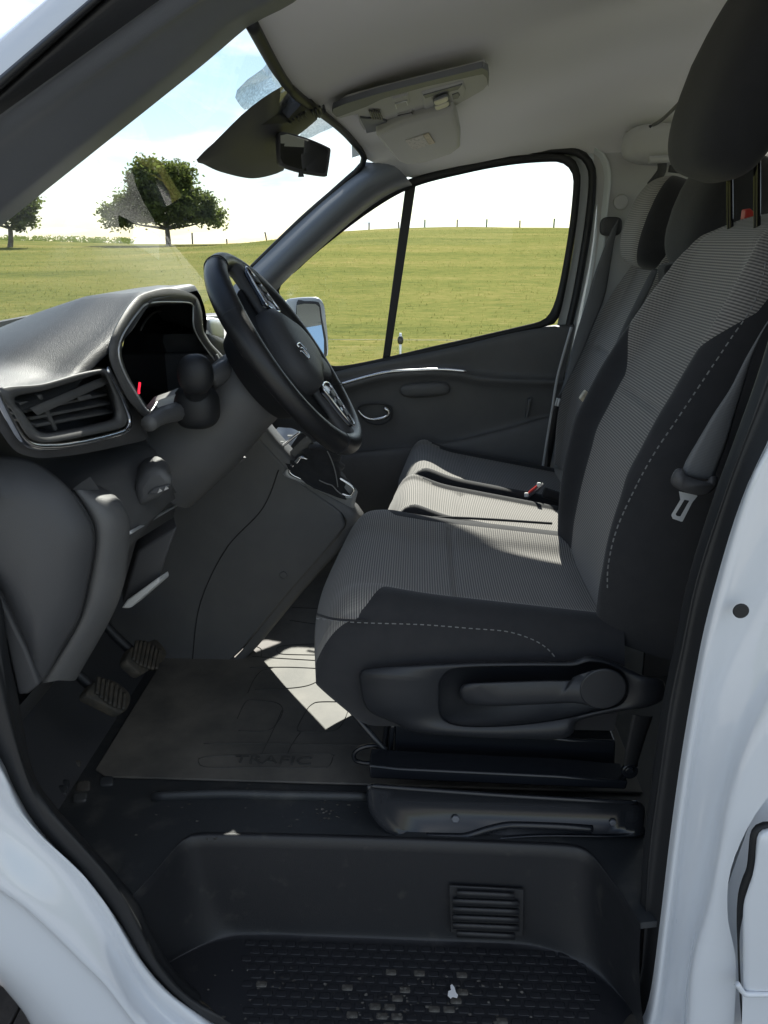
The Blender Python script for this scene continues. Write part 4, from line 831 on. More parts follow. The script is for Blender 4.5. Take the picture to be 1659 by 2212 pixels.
# grille on the riser
gq = [R8(*p) for p in [(518, 444), (785, 458), (782, 625), (522, 612)]]
def riser(u, v, off=0.):
    Y = 1.03 - .02 * smooth(1850, 2020, v); p = PY(u, v, Y); return p * (1 - off / p.length)
prism('grille_frame', [riser(*p, .003) for p in gq], (0, .004, 0), 'step', st, .001, 1)
for k in range(6):
    y = 470 + k * 29.; x0, x1 = (545, 752) if k in (0, 5) else (530, 768)
    a, b = riser(*R8(x0, y), .008), riser(*R8(x1, y + 10), .008)
    tube('grille_slat', [a, b], .0058, 'step', st, 8, flat=.55, res=6)
    prism('grille_slot', [riser(*R8(x0, y + 12), .0045), riser(*R8(x1, y + 20), .0045), riser(*R8(x1, y + 24), .0045), riser(*R8(x0, y + 16), .0045)], (0, .002, 0), 'seal', st, 0)
# tread studs
proto = None; rnd = random.Random(11)
def stud_mesh():
    o = pad('tread_stud', (0, 0, -ZC), ((.0092, 0, 0), (0, .0058, 0), (0, 0, .0007)), 'step', st, e=(.55, .35), nu=12, nv=6); return o
muddy = []
for r in range(11):
    for c in range(28):
        x = -.30 + c * .0235 + (.01175 if r % 2 else 0); y = 1.0 - r * .0155
        w = math.exp(-((x + .02) / .14) ** 2)
        if x > .30 - .012 * max(0, r - 5) or x < -.285 + .004 * r: continue
        if proto is None: o = stud_mesh(); proto = o
        else: o = proto.copy(); COL.objects.link(o)
        o.location = (x, y, -1.1495 + ZC)
        if r > 2 and rnd.random() < w * .35 * (r / 8): muddy.append(o)
pm = proto.data.copy(); pm.materials[0] = M['dirt']
for o in muddy: o.data = pm
# dried mud smears on the tread and floor
def smear(name, c, rx, ry, n, seed, parent, z):
    rr = random.Random(seed); vs = []; fs = []
    for i in range(n):
        x = c[0] + rr.gauss(0, rx); y = c[1] + rr.gauss(0, ry); s = rr.uniform(.0008, .004); k = len(vs); m = rr.randint(5, 7); a0 = rr.uniform(0, 6)
        for j in range(m):
            q = s * rr.uniform(.5, 1.2); vs.append((x + math.cos(a0 + 6.283 * j / m) * q, y + math.sin(a0 + 6.283 * j / m) * q * .7, z + rr.uniform(.0003, .0015)))
        fs.append(tuple(range(k, k + m)))
    o = mk(name, vs, fs, 'dirt', parent, smooth=False); o['kind'] = 'stuff'; return o
smear('dried_mud', (-.03, .90), .13, .035, 130, 2, st, -1.1462)
fm = sub('floor_dirt'); fm['kind'] = 'stuff'
smear('dried_mud', (-.16, 1.10), .05, .02, 34, 3, fm, FZ + .001)
smear('dried_mud', (-.42, 1.10), .06, .05, 26, 4, fm, FZ + .001)
# dead-pedal carpet studs
for k, p in enumerate([(205, 160), (320, 235), (215, 250), (360, 325), (270, 320), (180, 215), (460, 305), (345, 375), (260, 345)]):
    c = PZ(*R7(*p), FZ + .003); pad('heel_stud', c, ((.013, .002, 0), (-.003, .010, .003), (0, 0, .004)), 'dirt' if k in (1, 3) else 'floor', VAN, e=(.6, .5), nu=14, nv=8)
hp = [R7(*p) for p in [(110, 60), (190, 120), (420, 230), (560, 330), (520, 430), (400, 480), (260, 380), (150, 260)]]
# a torn scrap of paper lying on the tread
ps = [R8(*p) for p in [(512, 838), (514, 822), (524, 818), (521, 802), (527, 797), (536, 808), (541, 826), (549, 836), (545, 846), (530, 842), (522, 848)]]
tag(prism('paper_scrap', TZ(ps, -1.1435), (0, 0, .0008), 'paper', None, 0), 'torn white scrap of paper lying on the black step tread', 'paper scrap')
# ================================================================== FLOOR MAT (loose)
mt = empty('floor_mat'); tag(mt, 'dusty grey rubber floor mat with raised outlines and lettering', 'floor mat')
mz = FZ + .006
mp2 = [(270, 1690), (300, 1676), (450, 1690), (650, 1698), (800, 1700), (1000, 1700), (1000, 1500), (860, 1330), (820, 1250), (640, 1270), (540, 1380), (430, 1500)]
a0, a1, b0, b1 = -.60, .42, 1.168, 2.25
msh = [Vector((a0, b0 + .02, mz)), Vector((a0 + .03, b0, mz)), Vector((a1, b0, mz)), Vector((a1, b1, mz)), Vector((a0, b1, mz))]
prism('sheet', msh, (0, 0, -.005), 'mat', mt, .002, 2)
def mt_line(pts, closed=False, r=.0026, name='raised_line', cv=R5): tube(name, TZ([cv(*p) for p in pts], mz + .0006), r, 'mat', mt, 6, closed=closed, res=max(24, len(pts) * 6))
M['matline'] = mat('mat groove rubber', (.055, .054, .050), .8)
def mt_groove(pts, closed=False): tube('groove', TZ([R5(*p) for p in pts], mz + .0002), .0016, 'matline', mt, 6, closed=closed, res=max(24, len(pts) * 6), flat=.5)
mt_groove([(1090, 862), (1250, 872), (1420, 882)]); mt_groove([(1080, 910), (1250, 908), (1420, 916)])
mt_groove([(1130, 860), (1128, 830), (1100, 815)]); mt_groove([(1410, 806), (1260, 812), (1200, 822), (1200, 842), (1230, 852), (1420, 856)])
mt_groove([(1100, 1006), (1280, 996), (1360, 975), (1400, 935), (1400, 916)]); mt_groove([(1180, 910), (1130, 925), (1095, 965), (1070, 1020)])
mt_groove([(1030, 1182), (1150, 1184), (1195, 1150), (1222, 1095), (1195, 1062), (1100, 1050), (1060, 1060), (1025, 1130)])
mt_groove([(1620, 1062), (1400, 1057), (1345, 1070), (1315, 1110), (1285, 1170), (1305, 1186), (1440, 1183), (1485, 1140), (1512, 1075), (1530, 1060)])
mt_groove([(880, 1238), (1100, 1238), (1300, 1240), (1640, 1246)]); mt_groove([(1250, 705), (1370, 722), (1480, 725)]); mt_groove([(1262, 650), (1400, 656)])
mt_groove([(1218, 1095), (1180, 1180), (1130, 1282)]); mt_groove([(1300, 1186), (1262, 1240), (1240, 1285)])
mt_groove([(880, 1296), (1080, 1286), (1410, 1282), (1435, 1298), (1425, 1330), (1395, 1341), (1100, 1340), (900, 1340), (860, 1322)], True)
c0 = PZ(*R5(1180, 1312), mz); ux = PZ(*R5(1340, 1316), mz) - c0; ux.normalize(); uy = PZ(*R5(1205, 1280), mz) - c0; uy = Vector((-ux.y, ux.x, 0))
text('lettering', 'TRAFIC', .034, .0012, lambda x, y, z: c0 + ux * x * 1.35 + uy * y + Vector((0, 0, z + .0012)), 'matline', mt)
# ================================================================== DRIVER SEAT
ds = sub('driver_seat', 'dark grey fabric driver seat with ribbed panels')
YC = 1.36
def cush_x(s): return -.185 + .53 * s
# cross-section (y offset from centre, z) of the cushion from near lower edge over to far lower edge
sec = [(-.232, -.79), (-.243, -.72), (-.250, -.66), (-.246, -.612), (-.225, -.568), (-.195, -.552), (-.165, -.560), (-.13, -.576), (-.07, -.582), (0, -.584), (.07, -.583), (.12, -.578), (.155, -.562), (.195, -.552), (.225, -.562), (.245, -.61), (.25, -.68), (.235, -.79)]
ns = 100; nc = 120; rows = []
base_d = cr([Vector((0, y, z)) for y, z in sec], 600)
def frac(test): return next(i for i, p in enumerate(base_d) if test(p)) / 599.
f_seam, f_in = frac(lambda p: p.z > -.590), frac(lambda p: p.y > -.178)
g_in, g_seam = frac(lambda p: p.y > .182), frac(lambda p: p.y > .2 and p.z < -.618)
N1, N2 = 34, 52
for i in range(ns):
    s = i / (ns - 1); x = cush_x(s); fr_ = max(0., 1 - s / .30)
    row = []; tr_ = smooth(.15, .27, s); base = remap(base_d, f_seam + (f_in - f_seam) * tr_, g_seam + (g_in - g_seam) * tr_, N1, N2)
    for j, p in enumerate(base):
        y, z = p.y, p.z
        hgt = (z + .79) / .235
        # the front rounds over and is full width; bolsters grow towards the rear
        flat = max(0., 1 - s / .34); zt = z
        if abs(y) < .235 and z > -.6: zt = z + (-.566 - z) * flat * .8
        nose = 1 - (1 - fr_) ** 0 * 0
        drop = .105 * (max(0, 1 - s / .17)) ** 2.4 * max(0, hgt)
        zt -= drop
        zt -= .055 * max(0, (s - .25)) * smooth(-.72, -.62, z)
        crown = .009 * math.exp(-((s - .2) / .12) ** 2) * (1 if z > -.6 else 0); zt += crown
        if abs(y) < .17 and z > -.6: zt -= .010 * math.exp(-((x - .075) / .006) ** 2)
        under = max(0., 1 - hgt * 1.6) * .08 * max(0, 1 - s / .4)   # front tucks back under
        wid = 1 - .07 * max(0, 1 - s / .12) ** 2 - .02 * s
        row.append(Vector((x + under * .9 + .02 * (y / .25) ** 2 * fr_, YC + y * wid, zt)))
    rows.append(row)
# closing front face
fr0 = rows[0]; cf = Vector((cush_x(0) + .0, YC, -.68))
front_rows = [[Vector((p.x + .004, YC + (p.y - YC) * k, -.72 + (p.z + .72) * k)) for p in fr0] for k in (.2, .8, .96)]
front_rows = [[Vector((p.x - .012 * (1 - k) , p.y, p.z)) for p in r_] for r_, k in zip(front_rows, (.2, .8, .96))]
full = front_rows + rows
grid('cushion', full, ['rib', 'fabric'], ds, pick=lambda r, c: 0 if N1 <= c < N1 + N2 and r > 2 else 1)
# fix the rib direction: UV.v must run along x for the cushion
def surf_y(u, v, Y): return PY(u, v, Y)
stitches('stitching', [PY(*R6(*p), 1.108) for p in [(40, 395), (110, 405), (230, 412), (420, 418), (600, 432), (720, 442), (800, 465), (850, 490), (880, 515), (900, 540)]], ds)
# piping line under the ribbed panel and bolster seam
tube('piping', [p + Vector((0, -.004, .002)) for p in [PY(*R6(*p), 1.118) for p in [(42, 380), (110, 398), (220, 405)]]], .0022, 'fabric', ds, 6)
# ---- backrest
def bx(z):                                  # bolster crest line, x as a function of z
    t = [(-.60, .305), (-.53, .303), (-.44, .308), (-.34, .326), (-.25, .362), (-.19, .392), (-.10, .440), (-.03, .478), (.01, .505), (.035, .55)]
    for (z0, x0), (z1, x1) in zip(t, t[1:]):
        if z <= z1: return x0 + (x1 - x0) * max(0, (z - z0)) / (z1 - z0)
    return t[-1][1]
def hw(z):                                  # half width
    t = [(-.62, .215), (-.5, .235), (-.36, .245), (-.22, .24), (-.1, .215), (-.03, .185), (.01, .15), (.035, .09)]
    for (z0, x0), (z1, x1) in zip(t, t[1:]):
        if z <= z1: return x0 + (x1 - x0) * max(0, (z - z0)) / (z1 - z0)
    return t[-1][1]
zs = [-.62, -.58, -.54, -.50, -.46, -.42, -.38, -.34, -.30, -.27, -.24, -.21, -.18, -.15, -.12, -.09, -.06, -.03, -.01, .005, .018, .028, .035]
def back_rows(YC, dx=0., wk=1., bolster=.034, zs=zs, dz=0., wide=True):
    rows = []
    zf = cr([Vector((bx(z), 0, z)) for z in zs], 150)
    for q in zf:
        z, x = q.z, q.x; w = hw(z) * wk; b = bolster * smooth(.03, -.12, z) * (1 - .35 * smooth(-.40, -.62, z))
        seam = .008 * math.exp(-((z + .255 + 0) / .006) ** 2)
        sec = [(1.0, .21), (1.02, .13), (1.0, .06), (.955, .018), (.88, 0), (.80, .004), (.70, b * .75), (.60, b), (.30, b * 1.08 + seam), (0, b * 1.1 + seam)]
        pts = [(-k, d) for k, d in sec] + [(k, d) for k, d in sec[-2::-1]]
        tilt = Vector((1, 0, -.30)).normalized()
        kb = .34 + .24 * max(0., min(1., (z + .235) / .15)) if wide else .50
        rows.append(remap(cr([Vector((x + dx, YC + k * w, z + dz)) + tilt * d * (1 if z < -.02 else max(.4, 1 - (z + .02) * 9)) for k, d in pts], 300), .5 - kb / 2, .5 + kb / 2, 34, 64))
    return rows
br = back_rows(YC)
top_cap = [[(p + Vector((.02 * k, 0, .012 * (1 - (1 - k) ** 2)))).lerp(Vector((.64, YC, .045)), k * .6) for p in br[-1]] for k in (.3, .6, 1.)]
grid('backrest', br + top_cap, ['rib', 'fabric'], ds, pick=lambda r, c: 0 if 34 <= c < 98 else 1)
stitches('stitching', [PY(*p, 1.112) for p in [(1312, 1270), (1314, 1220), (1330, 1150), (1362, 1075), (1410, 985), (1470, 895), (1530, 805), (1580, 730), (1622, 668), (1645, 610), (1655, 560)]], ds, r=.0011)
tg = PY(1652, 620, 1.105)
text('airbag_tag', 'AIRBAG', .020, .0004, lambda x, y, z: tg + Vector((.012 - y * 1.0, -.004 - z, .028 + x * .9)), 'paper', ds)
# ---- headrest
hd = Vector((.497, YC, .255)); hu = Vector((.30, 0, .95)).normalized(); hf = Vector((-.95, 0, .30)).normalized()
def hshape(x, y, z): return (x * (1 - .25 * (z > 0) * z) + .30 * (z * z) * -.35, y * (1 - .10 * z * z), z)
pad('headrest', hd, (hf * .062, Vector((0, .142, 0)), hu * .165), 'fabric', ds, e=(.55, .55), nu=48, nv=32, fn=hshape)
for y in (-.055, .055): tube('headrest_post', [Vector((.505, YC + y, .16)), Vector((.53, YC + y, .0))], .0055, 'gloss', ds, 10)
prism('release_tab', TY([(1608, 476), (1611, 452), (1622, 450), (1640, 470), (1640, 476)], 1.5), (0, .02, 0), 'red', ds, .003)
# ---- recliner side shield and lever
so = [ZS(*p) for p in [(195, 180), (190, 115), (230, 96), (400, 80), (640, 66), (900, 62), (1140, 60), (1190, 44), (1228, 36), (1310, 55), (1400, 92), (1480, 130), (1560, 150), (1560, 230), (1480, 270), (1380, 284), (1180, 330), (1150, 385), (1090, 412), (900, 412), (700, 405), (450, 382), (345, 338), (240, 292), (205, 240)]]
si = [ZS(*p) for p in [(548, 200), (552, 150), (590, 105), (650, 90), (800, 84), (1000, 82), (1150, 82), (1195, 70), (1235, 64), (1300, 76), (1370, 112), (1395, 160), (1390, 220), (1350, 262), (1240, 290), (1150, 312), (1020, 335), (860, 352), (700, 356), (610, 345), (560, 315), (548, 260)]]
scn_ = ZS(880, 210)
rings('side_shield', [TY(so, 1.15), TY(so, 1.098), TY(sh(so, .985, scn_), 1.088), TY(sh(si, 1.02, scn_), 1.080), TY(si, 1.086), TY(sh(si, .97, scn_), 1.104)], 'seatplastic', ds, n=130)
le = [ZS(*p) for p in [(640, 205), (645, 178), (670, 162), (760, 156), (1000, 148), (1165, 144), (1200, 118), (1240, 102), (1290, 102), (1345, 135), (1368, 185), (1350, 230), (1310, 255), (1240, 262), (1150, 250), (1000, 256), (800, 264), (700, 258), (655, 240)]]
lc = ZS(1000, 195)
rings('recline_lever', [TY(le, 1.10), TY(le, 1.068), TY(sh(le, .96, lc), 1.058), TY(sh(le, .75, ZS(1000, 185)), 1.056)], 'seatplastic', ds, n=90)
disc('lever_hub', PY(*ZS(1285, 182), 1.057), (0, -1, 0), .036, .004, 'seatplastic', ds, 36)
# ---- metal base
sb = [ZS(*p) for p in [(350, 330), (345, 515), (1290, 560), (1340, 560), (1345, 420), (1150, 415)]]
prism('base_box', TY(sb, 1.17), (0, .36, 0), 'metalblk', ds, .004)
ur = [ZS(*p) for p in [(232, 530), (236, 590), (1390, 640), (1400, 605), (1100, 580), (360, 545)]]
prism('upper_rail', TY(ur, 1.09), (0, .05, 0), 'metalblk', ds, .003)
prism('upper_rail', [p + Vector((0, .38, .02)) for p in TY(ur, 1.13)], (0, .05, 0), 'metalblk', ds, .003)
prism('rail_slide', TY([ZS(*p) for p in [(242, 478), (350, 484), (350, 500), (242, 496)]], 1.17), (0, .03, -.01), 'metalblk', ds, .002)
bs = [ZS(*p) for p in [(222, 640), (240, 618), (500, 640), (900, 668), (1300, 690), (1460, 698), (1470, 800), (1440, 850), (1000, 852), (640, 876), (400, 862), (310, 832), (250, 770), (226, 720)]]
bc = ZS(850, 750)
rings('base_side', [TY(bs, 1.10), TY(bs, 1.054), TY(sh(bs, .985, bc), 1.046), TY(sh(bs, .9, bc), 1.052), TY(sh(bs, .86, bc), 1.056)], 'metalblk', ds, n=110)
tube('base_rib', TY([ZS(*p) for p in [(490, 848), (600, 850), (670, 848), (760, 820), (830, 803), (900, 798), (1100, 805), (1240, 815)]], 1.053), .006, 'metalblk', ds, 8, res=50)
tube('rail_edge', TY([ZS(*p) for p in [(240, 622), (500, 642), (900, 670), (1300, 692), (1440, 698)]], 1.047), .004, 'metalblk', ds, 8, res=40)
disc('base_bolt', PY(*ZS(622, 768), 1.053), (0, -1, 0), .007, .004, 'pillar', ds, 6, .001); disc('base_bolt', PY(*ZS(1330, 784), 1.053), (0, -1, 0), .006, .004, 'pillar', ds, 6, .001)
disc('belt_anchor_bolt', PY(*ZS(1403, 548), 1.11), (0, -1, 0), .014, .008, 'metalblk', ds, 24, .002); disc('bolt_head', PY(*ZS(1403, 548), 1.101), (0, -1, 0), .008, .006, 'metalblk', ds, 6, .001)
tube('slide_bar', [PY(*ZS(*p), Y) for p, Y in [((80, 120), 1.30), ((70, 165), 1.24), ((78, 195), 1.20), ((150, 280), 1.17), ((250, 400), 1.15), ((330, 490), 1.145), ((360, 530), 1.145)]], .0055, 'metalblk', ds, 10, res=50)
tube('wire_loop', TY([ZS(*p) for p in [(300, 445), (240, 442), (190, 455), (165, 480), (172, 508), (215, 520), (262, 518)]], 1.16), .0042, 'metalblk', ds, 8, res=40)
tube('front_riser', TY([ZS(*p) for p in [(318, 330), (300, 470)]], 1.19), .006, 'metalblk', ds, 8); tube('front_riser', TY([ZS(*p) for p in [(340, 340), (325, 480)]], 1.17), .005, 'metalblk', ds, 8)
# brackets seen in the gap behind the base
prism('rear_bracket', TY([ZS(*p) for p in [(1300, 385), (1350, 330), (1400, 305), (1545, 308), (1540, 400), (1480, 415), (1350, 400)]], 1.45), (0, .02, 0), 'pillar', ds, .003)
prism('rear_bracket', TY([ZS(*p) for p in [(1480, 420), (1530, 440), (1525, 500), (1490, 505), (1460, 470)]], 1.4), (0, .02, 0), 'pillar', ds, .003)
prism('dark_gap_plate', TY([ZS(*p) for p in [(1150, 300), (1450, 300), (1480, 0), (1800, 0), (1700, 900), (1150, 900)]], 1.58), (0, .01, 0), 'plastic_lo', ds, 0)  # added dark plate that blocks the bright view behind the seat base
# ---- driver belt: webbing with sewn loop, plastic stop and steel tongue
db_ = sub('driver_seat_belt', 'grey driver seat belt with hanging steel tongue')
w0 = [ZT(*p) for p in [(800, 250), (690, 400), (520, 690), (390, 950), (240, 1180), (110, 1400), (0, 1590), (-35, 1700)]]
w1 = [ZT(*p) for p in [(830, 300), (700, 400), (590, 660), (500, 950), (430, 1180), (370, 1400), (310, 1560), (240, 1750)]]
def belt_strip(name, a, b, Y0, Y1, parent, m='belt'):
    n = len(a); A = [PY(*p, Y0 + (Y1 - Y0) * i / (n - 1)) for i, p in enumerate(a)]; B = [PY(*p, Y0 + (Y1 - Y0) * i / (n - 1) + .004) for i, p in enumerate(b)]
    A, B = cr(A, 40), cr(B, 40)
    return grid(name, [[A[i].lerp(B[i], k / 6) + Vector((0, -.003 * math.sin(math.pi * k / 6), 0)) for k in range(7)] for i in range(40)], m, parent, thick=.0012)
belt_strip('webbing', w0, w1, 1.04, 1.02, db_)
hl_ = [R4(*p) for p in [(1325, 775), (1350, 768), (1368, 795), (1440, 815), (1460, 795), (1478, 798), (1475, 830), (1440, 862), (1390, 860), (1330, 838), (1310, 812)]]
hcn = R4(1395, 820)
rings('stop_sleeve', [TY(hl_, 1.035), TY(hl_, 1.015), TY(sh(hl_, .9, hcn), 1.005)], 'plastic_lo', db_, n=50, cap0=True)
to_ = [R4(*p) for p in [(1340, 850), (1408, 865), (1388, 890), (1352, 960), (1318, 948), (1312, 935), (1345, 880)]]
ti_ = [R4(*p) for p in [(1360, 880), (1378, 884), (1372, 892), (1345, 940), (1332, 938), (1328, 932), (1355, 888)]]
rings('tongue', [TY(to_, 1.018), TY(to_, 1.014), TY(ti_, 1.014), TY(ti_, 1.018)], 'steel', db_, n=50, cap1=False, linu=True, auto=40)
belt_strip('lap_webbing', [ZS(1420, 300), ZS(1400, 400), ZS(1385, 480), ZS(1380, 540)], [ZS(1510, 310), ZS(1480, 400), ZS(1455, 480), ZS(1440, 540)], 1.10, 1.105, db_, 'seal')
# ================================================================== PASSENGER BENCH
pb = sub('passenger_bench', 'two place passenger bench with ribbed cushions')
def bench_cushion(Y0, Y1, x0, zt, name='cushion'):
    yc, hwid = (Y0 + Y1) / 2, (Y1 - Y0) / 2; rows = []; ns = 40
    prof = cr([Vector((0, y, z)) for y, z in [(-1, -.2), (-1.0, -.10), (-.985, -.045), (-.93, -.014), (-.84, -.006), (-.74, -.010), (-.64, -.014), (0, -.012), (.64, -.014), (.74, -.010), (.84, -.006), (.93, -.014), (.985, -.045), (1., -.10), (1, -.2)]], 60)
    for i in range(-3, ns):
        s = max(0, i) / (ns - 1); x = x0 + .46 * s; row = []
        for p in prof:
            d = .075 * max(0, 1 - s / .13) ** 2.3 * (1 + p.z * 4); z = p.z - d + .012 * math.exp(-((s - .17) / .1) ** 2) * (1 if p.z > -.05 else 0) - .085 * max(0, s - .15)
            if abs(p.y) < .68: z -= .009 * math.exp(-((x - x0 - .185) / .006) ** 2)
            q = Vector((x + .02 * p.y * p.y * max(0, 1 - s / .2), yc + p.y * hwid * (1 - .04 * max(0, 1 - s / .1) ** 2), zt + z))
            if i < 0:
                k = (i + 4) / 4; q = Vector((q.x + .006 * (1 - k), yc + (q.y - yc) * k, zt - .15 + (q.z - zt + .15) * k))
            row.append(q)
        rows.append(row)
    def pk(r, c): return 1 if abs(prof[c].y) > .70 + .3 * max(0, 1 - (r - 3) / 10) or prof[c].z < -.06 else 0
    return grid(name, rows, ['rib', 'fabric'], pb, pick=pk)
bench_cushion(1.605, 1.885, -.078, -.560); bench_cushion(1.892, 2.255, -.05, -.560)
tube('piping', [Vector((-.06, 1.602, -.60)), Vector((.05, 1.6, -.575)), Vector((.30, 1.6, -.585))], .003, 'fabric', pb, 6)
prism('bench_base', [Vector((-.02, 1.62, -.68)), Vector((.40, 1.62, -.68)), Vector((.40, 1.62, -.95)), Vector((.02, 1.62, -.95))], (0, .6, 0), 'plastic_lo', pb, .005)
for Yc, w, dx in ((1.80, .72, .12), (2.13, .76, .115)):
    b2 = back_rows(Yc, dx, w, .02, dz=-.02, wide=False)
    cap = [[(p + Vector((.02 * k, 0, .012))).lerp(Vector((.64 + dx, Yc, .02)), k * .6) for p in b2[-1]] for k in (.3, .6, 1.)]
    grid('backrest', b2 + cap, ['rib', 'fabric'], pb, pick=lambda r, c: 0 if 34 <= c < 98 else 1)
def hr(name, c, dep, wid, hgt, tilt, mats, picknorm):
    up = Vector((math.sin(tilt), 0, math.cos(tilt))); fw = Vector((-math.cos(tilt), 0, math.sin(tilt)))
    return pad(name, c, (fw * dep, Vector((0, wid, 0)), up * hgt), mats, pb, e=(.5, .55), nu=48, nv=28, fn=lambda x, y, z: (x - .28 * z * z * (x > -2), y * (1 - .12 * z * z), z), pick=picknorm)
hr('headrest', Vector((.60, 2.13, .045)), .058, .115, .112, .30, ['fabric', 'rib'], lambda r, c: 1 if (c < 6 or c >= 42) else 0)
hr('headrest', Vector((.63, 1.78, .05)), .075, .135, .125, .26, ['fabric'], None)
for Y in (1.76, 1.86, 2.08, 2.18): tube('headrest_post', [Vector((.63, Y, -.02)), Vector((.60, Y, -.10))], .006, 'chrome', pb, 8)
box('headrest_skirt', PY(1447, 592, 1.76), ((.018, 0, .004), (0, .03, 0), (-.004, 0, .022)), 'fabric', pb, .008)
# buckle between the cushions
bk = sub('belt_buckle', 'red topped belt buckle between the bench cushions')
p0, p1 = PY(*R4(795, 862), 1.90), PY(*R4(840, 826), 1.90); d = (p1 - p0).normalized(); s_ = Vector((0, 1, 0))
box('buckle_body', (p0 + p1) / 2 + Vector((.004, .012, -.008)), ((p1 - p0) * .55, s_ * .014, Vector((.006, 0, .009))), 'plastic_lo', bk, .004)
box('release_button', (p0 + p1) / 2 + Vector((-.001, -.006, .003)), ((p1 - p0) * .42, s_ * .004, Vector((.003, 0, .006))), 'red', bk, .002)
for q in (p0, p1): pad('buckle_end', q + Vector((-.002, -.008, .002)), ((.006, 0, 0), (0, .004, 0), (0, 0, .006)), 'paper', bk, e=(.6, .6), nu=10, nv=8)
tube('buckle_stalk', [(p0 + p1) / 2 + Vector((.03, .01, -.01)), (p0 + p1) / 2 + Vector((.09, .01, -.03))], .014, 'fabric', bk, 8)
box('buckle', PY(*R4(1005, 512), 1.72), ((.006, 0, .010), (0, .010, 0), (-.008, 0, .006)), 'label', bk, .003)
# belts of the bench
b1 = sub('middle_seat_belt', 'pale grey belt webbing lying over the bench backrest')
belt_strip('webbing', [ZB(*p) for p in [(680, 1030), (640, 1100), (560, 1260), (470, 1440), (400, 1600), (330, 1730), (200, 1950)]], [ZB(*p) for p in [(722, 1030), (690, 1120), (610, 1290), (530, 1470), (500, 1540), (420, 1720), (300, 1950)]], 1.74, 1.62, b1)
b2_ = sub('outer_seat_belt', 'dark outer belt running down from the pillar loop')
belt_strip('webbing', [ZB(*p) for p in [(385, 740), (320, 900), (255, 1080), (190, 1300), (120, 1520), (60, 1750), (20, 1900), (-10, 1960)]], [ZB(*p) for p in [(440, 660), (400, 850), (360, 1100), (325, 1260), (260, 1420), (190, 1590), (110, 1760), (40, 1900)]], 2.27, 2.20, b2_)
pad('pillar_loop', PY(*ZB(378, 722), 2.3), ((.03, 0, 0), (0, .012, 0), (0, 0, .025)), 'plastic_lo', b2_, e=(.6, .6))
tube('tongue', [PY(*R4(912, 518), 2.17), PY(*R4(905, 545), 2.17)], .004, 'steel', b2_, 6); tube('tongue', [PY(*R4(905, 516), 2.17), PY(*R4(897, 543), 2.17)], .003, 'steel', b2_, 6)
tube('panel_edge', TY([R4(*p) for p in [(955, 262), (935, 330), (905, 440), (885, 560), (865, 680), (852, 765)]], 2.24), .004, 'headtrim', VAN, 6, res=40)
# ================================================================== NEAR BODY SIDE: doorway seals and white body
wb = [(-60, 1560), (0, 1636), (30, 1701), (70, 1771), (125, 1836), (190, 1901), (240, 1966), (280, 2026), (320, 2096), (370, 2151), (460, 2212), (620, 2275), (900, 2310), (1180, 2300)]
sr_ = [(-60, 1180), (0, 1290), (20, 1420), (38, 1500), (70, 1661), (115, 1736), (190, 1821), (290, 1936), (325, 2006), (380, 2101), (450, 2156), (525, 2191), (700, 2222), (950, 2235), (1180, 2240)]
s_mid = [(-70, 1300), (-20, 1400), (10, 1520), (32, 1600), (66, 1700), (100, 1752), (170, 1825), (262, 1935), (300, 2008), (352, 2100), (420, 2168), (515, 2210), (700, 2240), (950, 2255), (1180, 2260)]
S0 = TY(sr_, .905); S1 = TY(s_mid, .872); S2 = TY(wb, .885)
S0b = [p + Vector((-.03, .04, -.03)) for p in S0]
loft('door_seal', [S0b, S0, [a.lerp(b, .4) + Vector((0, -.008, 0)) for a, b in zip(cr(S0, 15), cr(S1, 15))], [a.lerp(b, .95) + Vector((0, .006, 0)) for a, b in zip(cr(S0, 15), cr(S1, 15))], S1, [a.lerp(b, .5) + Vector((0, -.006, 0)) for a, b in zip(cr(S1, 15), cr(S2, 15))], S2], 'seal', VAN, 70, 36)
# white front body below the pillar: flange, hollow, crease, outer skin
c1 = [R7(*p) for p in [(-160, 20), (0, 260), (60, 390), (120, 480), (230, 590), (340, 690), (450, 830), (520, 950), (600, 1100), (700, 1220), (860, 1352), (1150, 1480), (1800, 1560)]]
c2 = [R7(*p) for p in [(-160, 220), (0, 430), (60, 490), (150, 570), (300, 720), (420, 880), (500, 1010), (570, 1140), (660, 1260), (780, 1370), (1000, 1480), (1300, 1560), (1900, 1640)]]
c3 = [R7(*p) for p in [(-160, 640), (0, 755), (90, 815), (200, 910), (300, 1010), (380, 1090), (440, 1150), (490, 1210), (560, 1300), (610, 1360), (760, 1470), (1100, 1620), (1900, 1720)]]
c3b = [R7(*p) for p in [(-160, 680), (0, 790), (85, 850), (190, 945), (290, 1040), (365, 1120), (425, 1180), (475, 1240), (540, 1325), (590, 1385), (740, 1495), (1080, 1650), (1900, 1750)]]
c4 = [R7(*p) for p in [(-160, 940), (0, 1060), (60, 1100), (130, 1160), (200, 1230), (250, 1290), (300, 1360), (330, 1400), (400, 1470), (470, 1530), (640, 1640), (1000, 1800), (1900, 1900)]]
c5 = [R7(*p) for p in [(-160, 1060), (0, 1175), (30, 1205), (70, 1250), (110, 1300), (140, 1350), (180, 1400), (220, 1440), (300, 1530), (380, 1600), (560, 1720), (960, 1900), (1900, 2000)]]
c6 = [(u - 8, v - 6) for u, v in c5]
body = [S2, TY(c1, .862), TY(c2, .868), TY(c3, .832), TY(c3b, .842), TY(c4, .835), TY(c5, .86), TY(c6, .90)]
loft('body_side_front', body, 'paint', VAN, 60, 56)
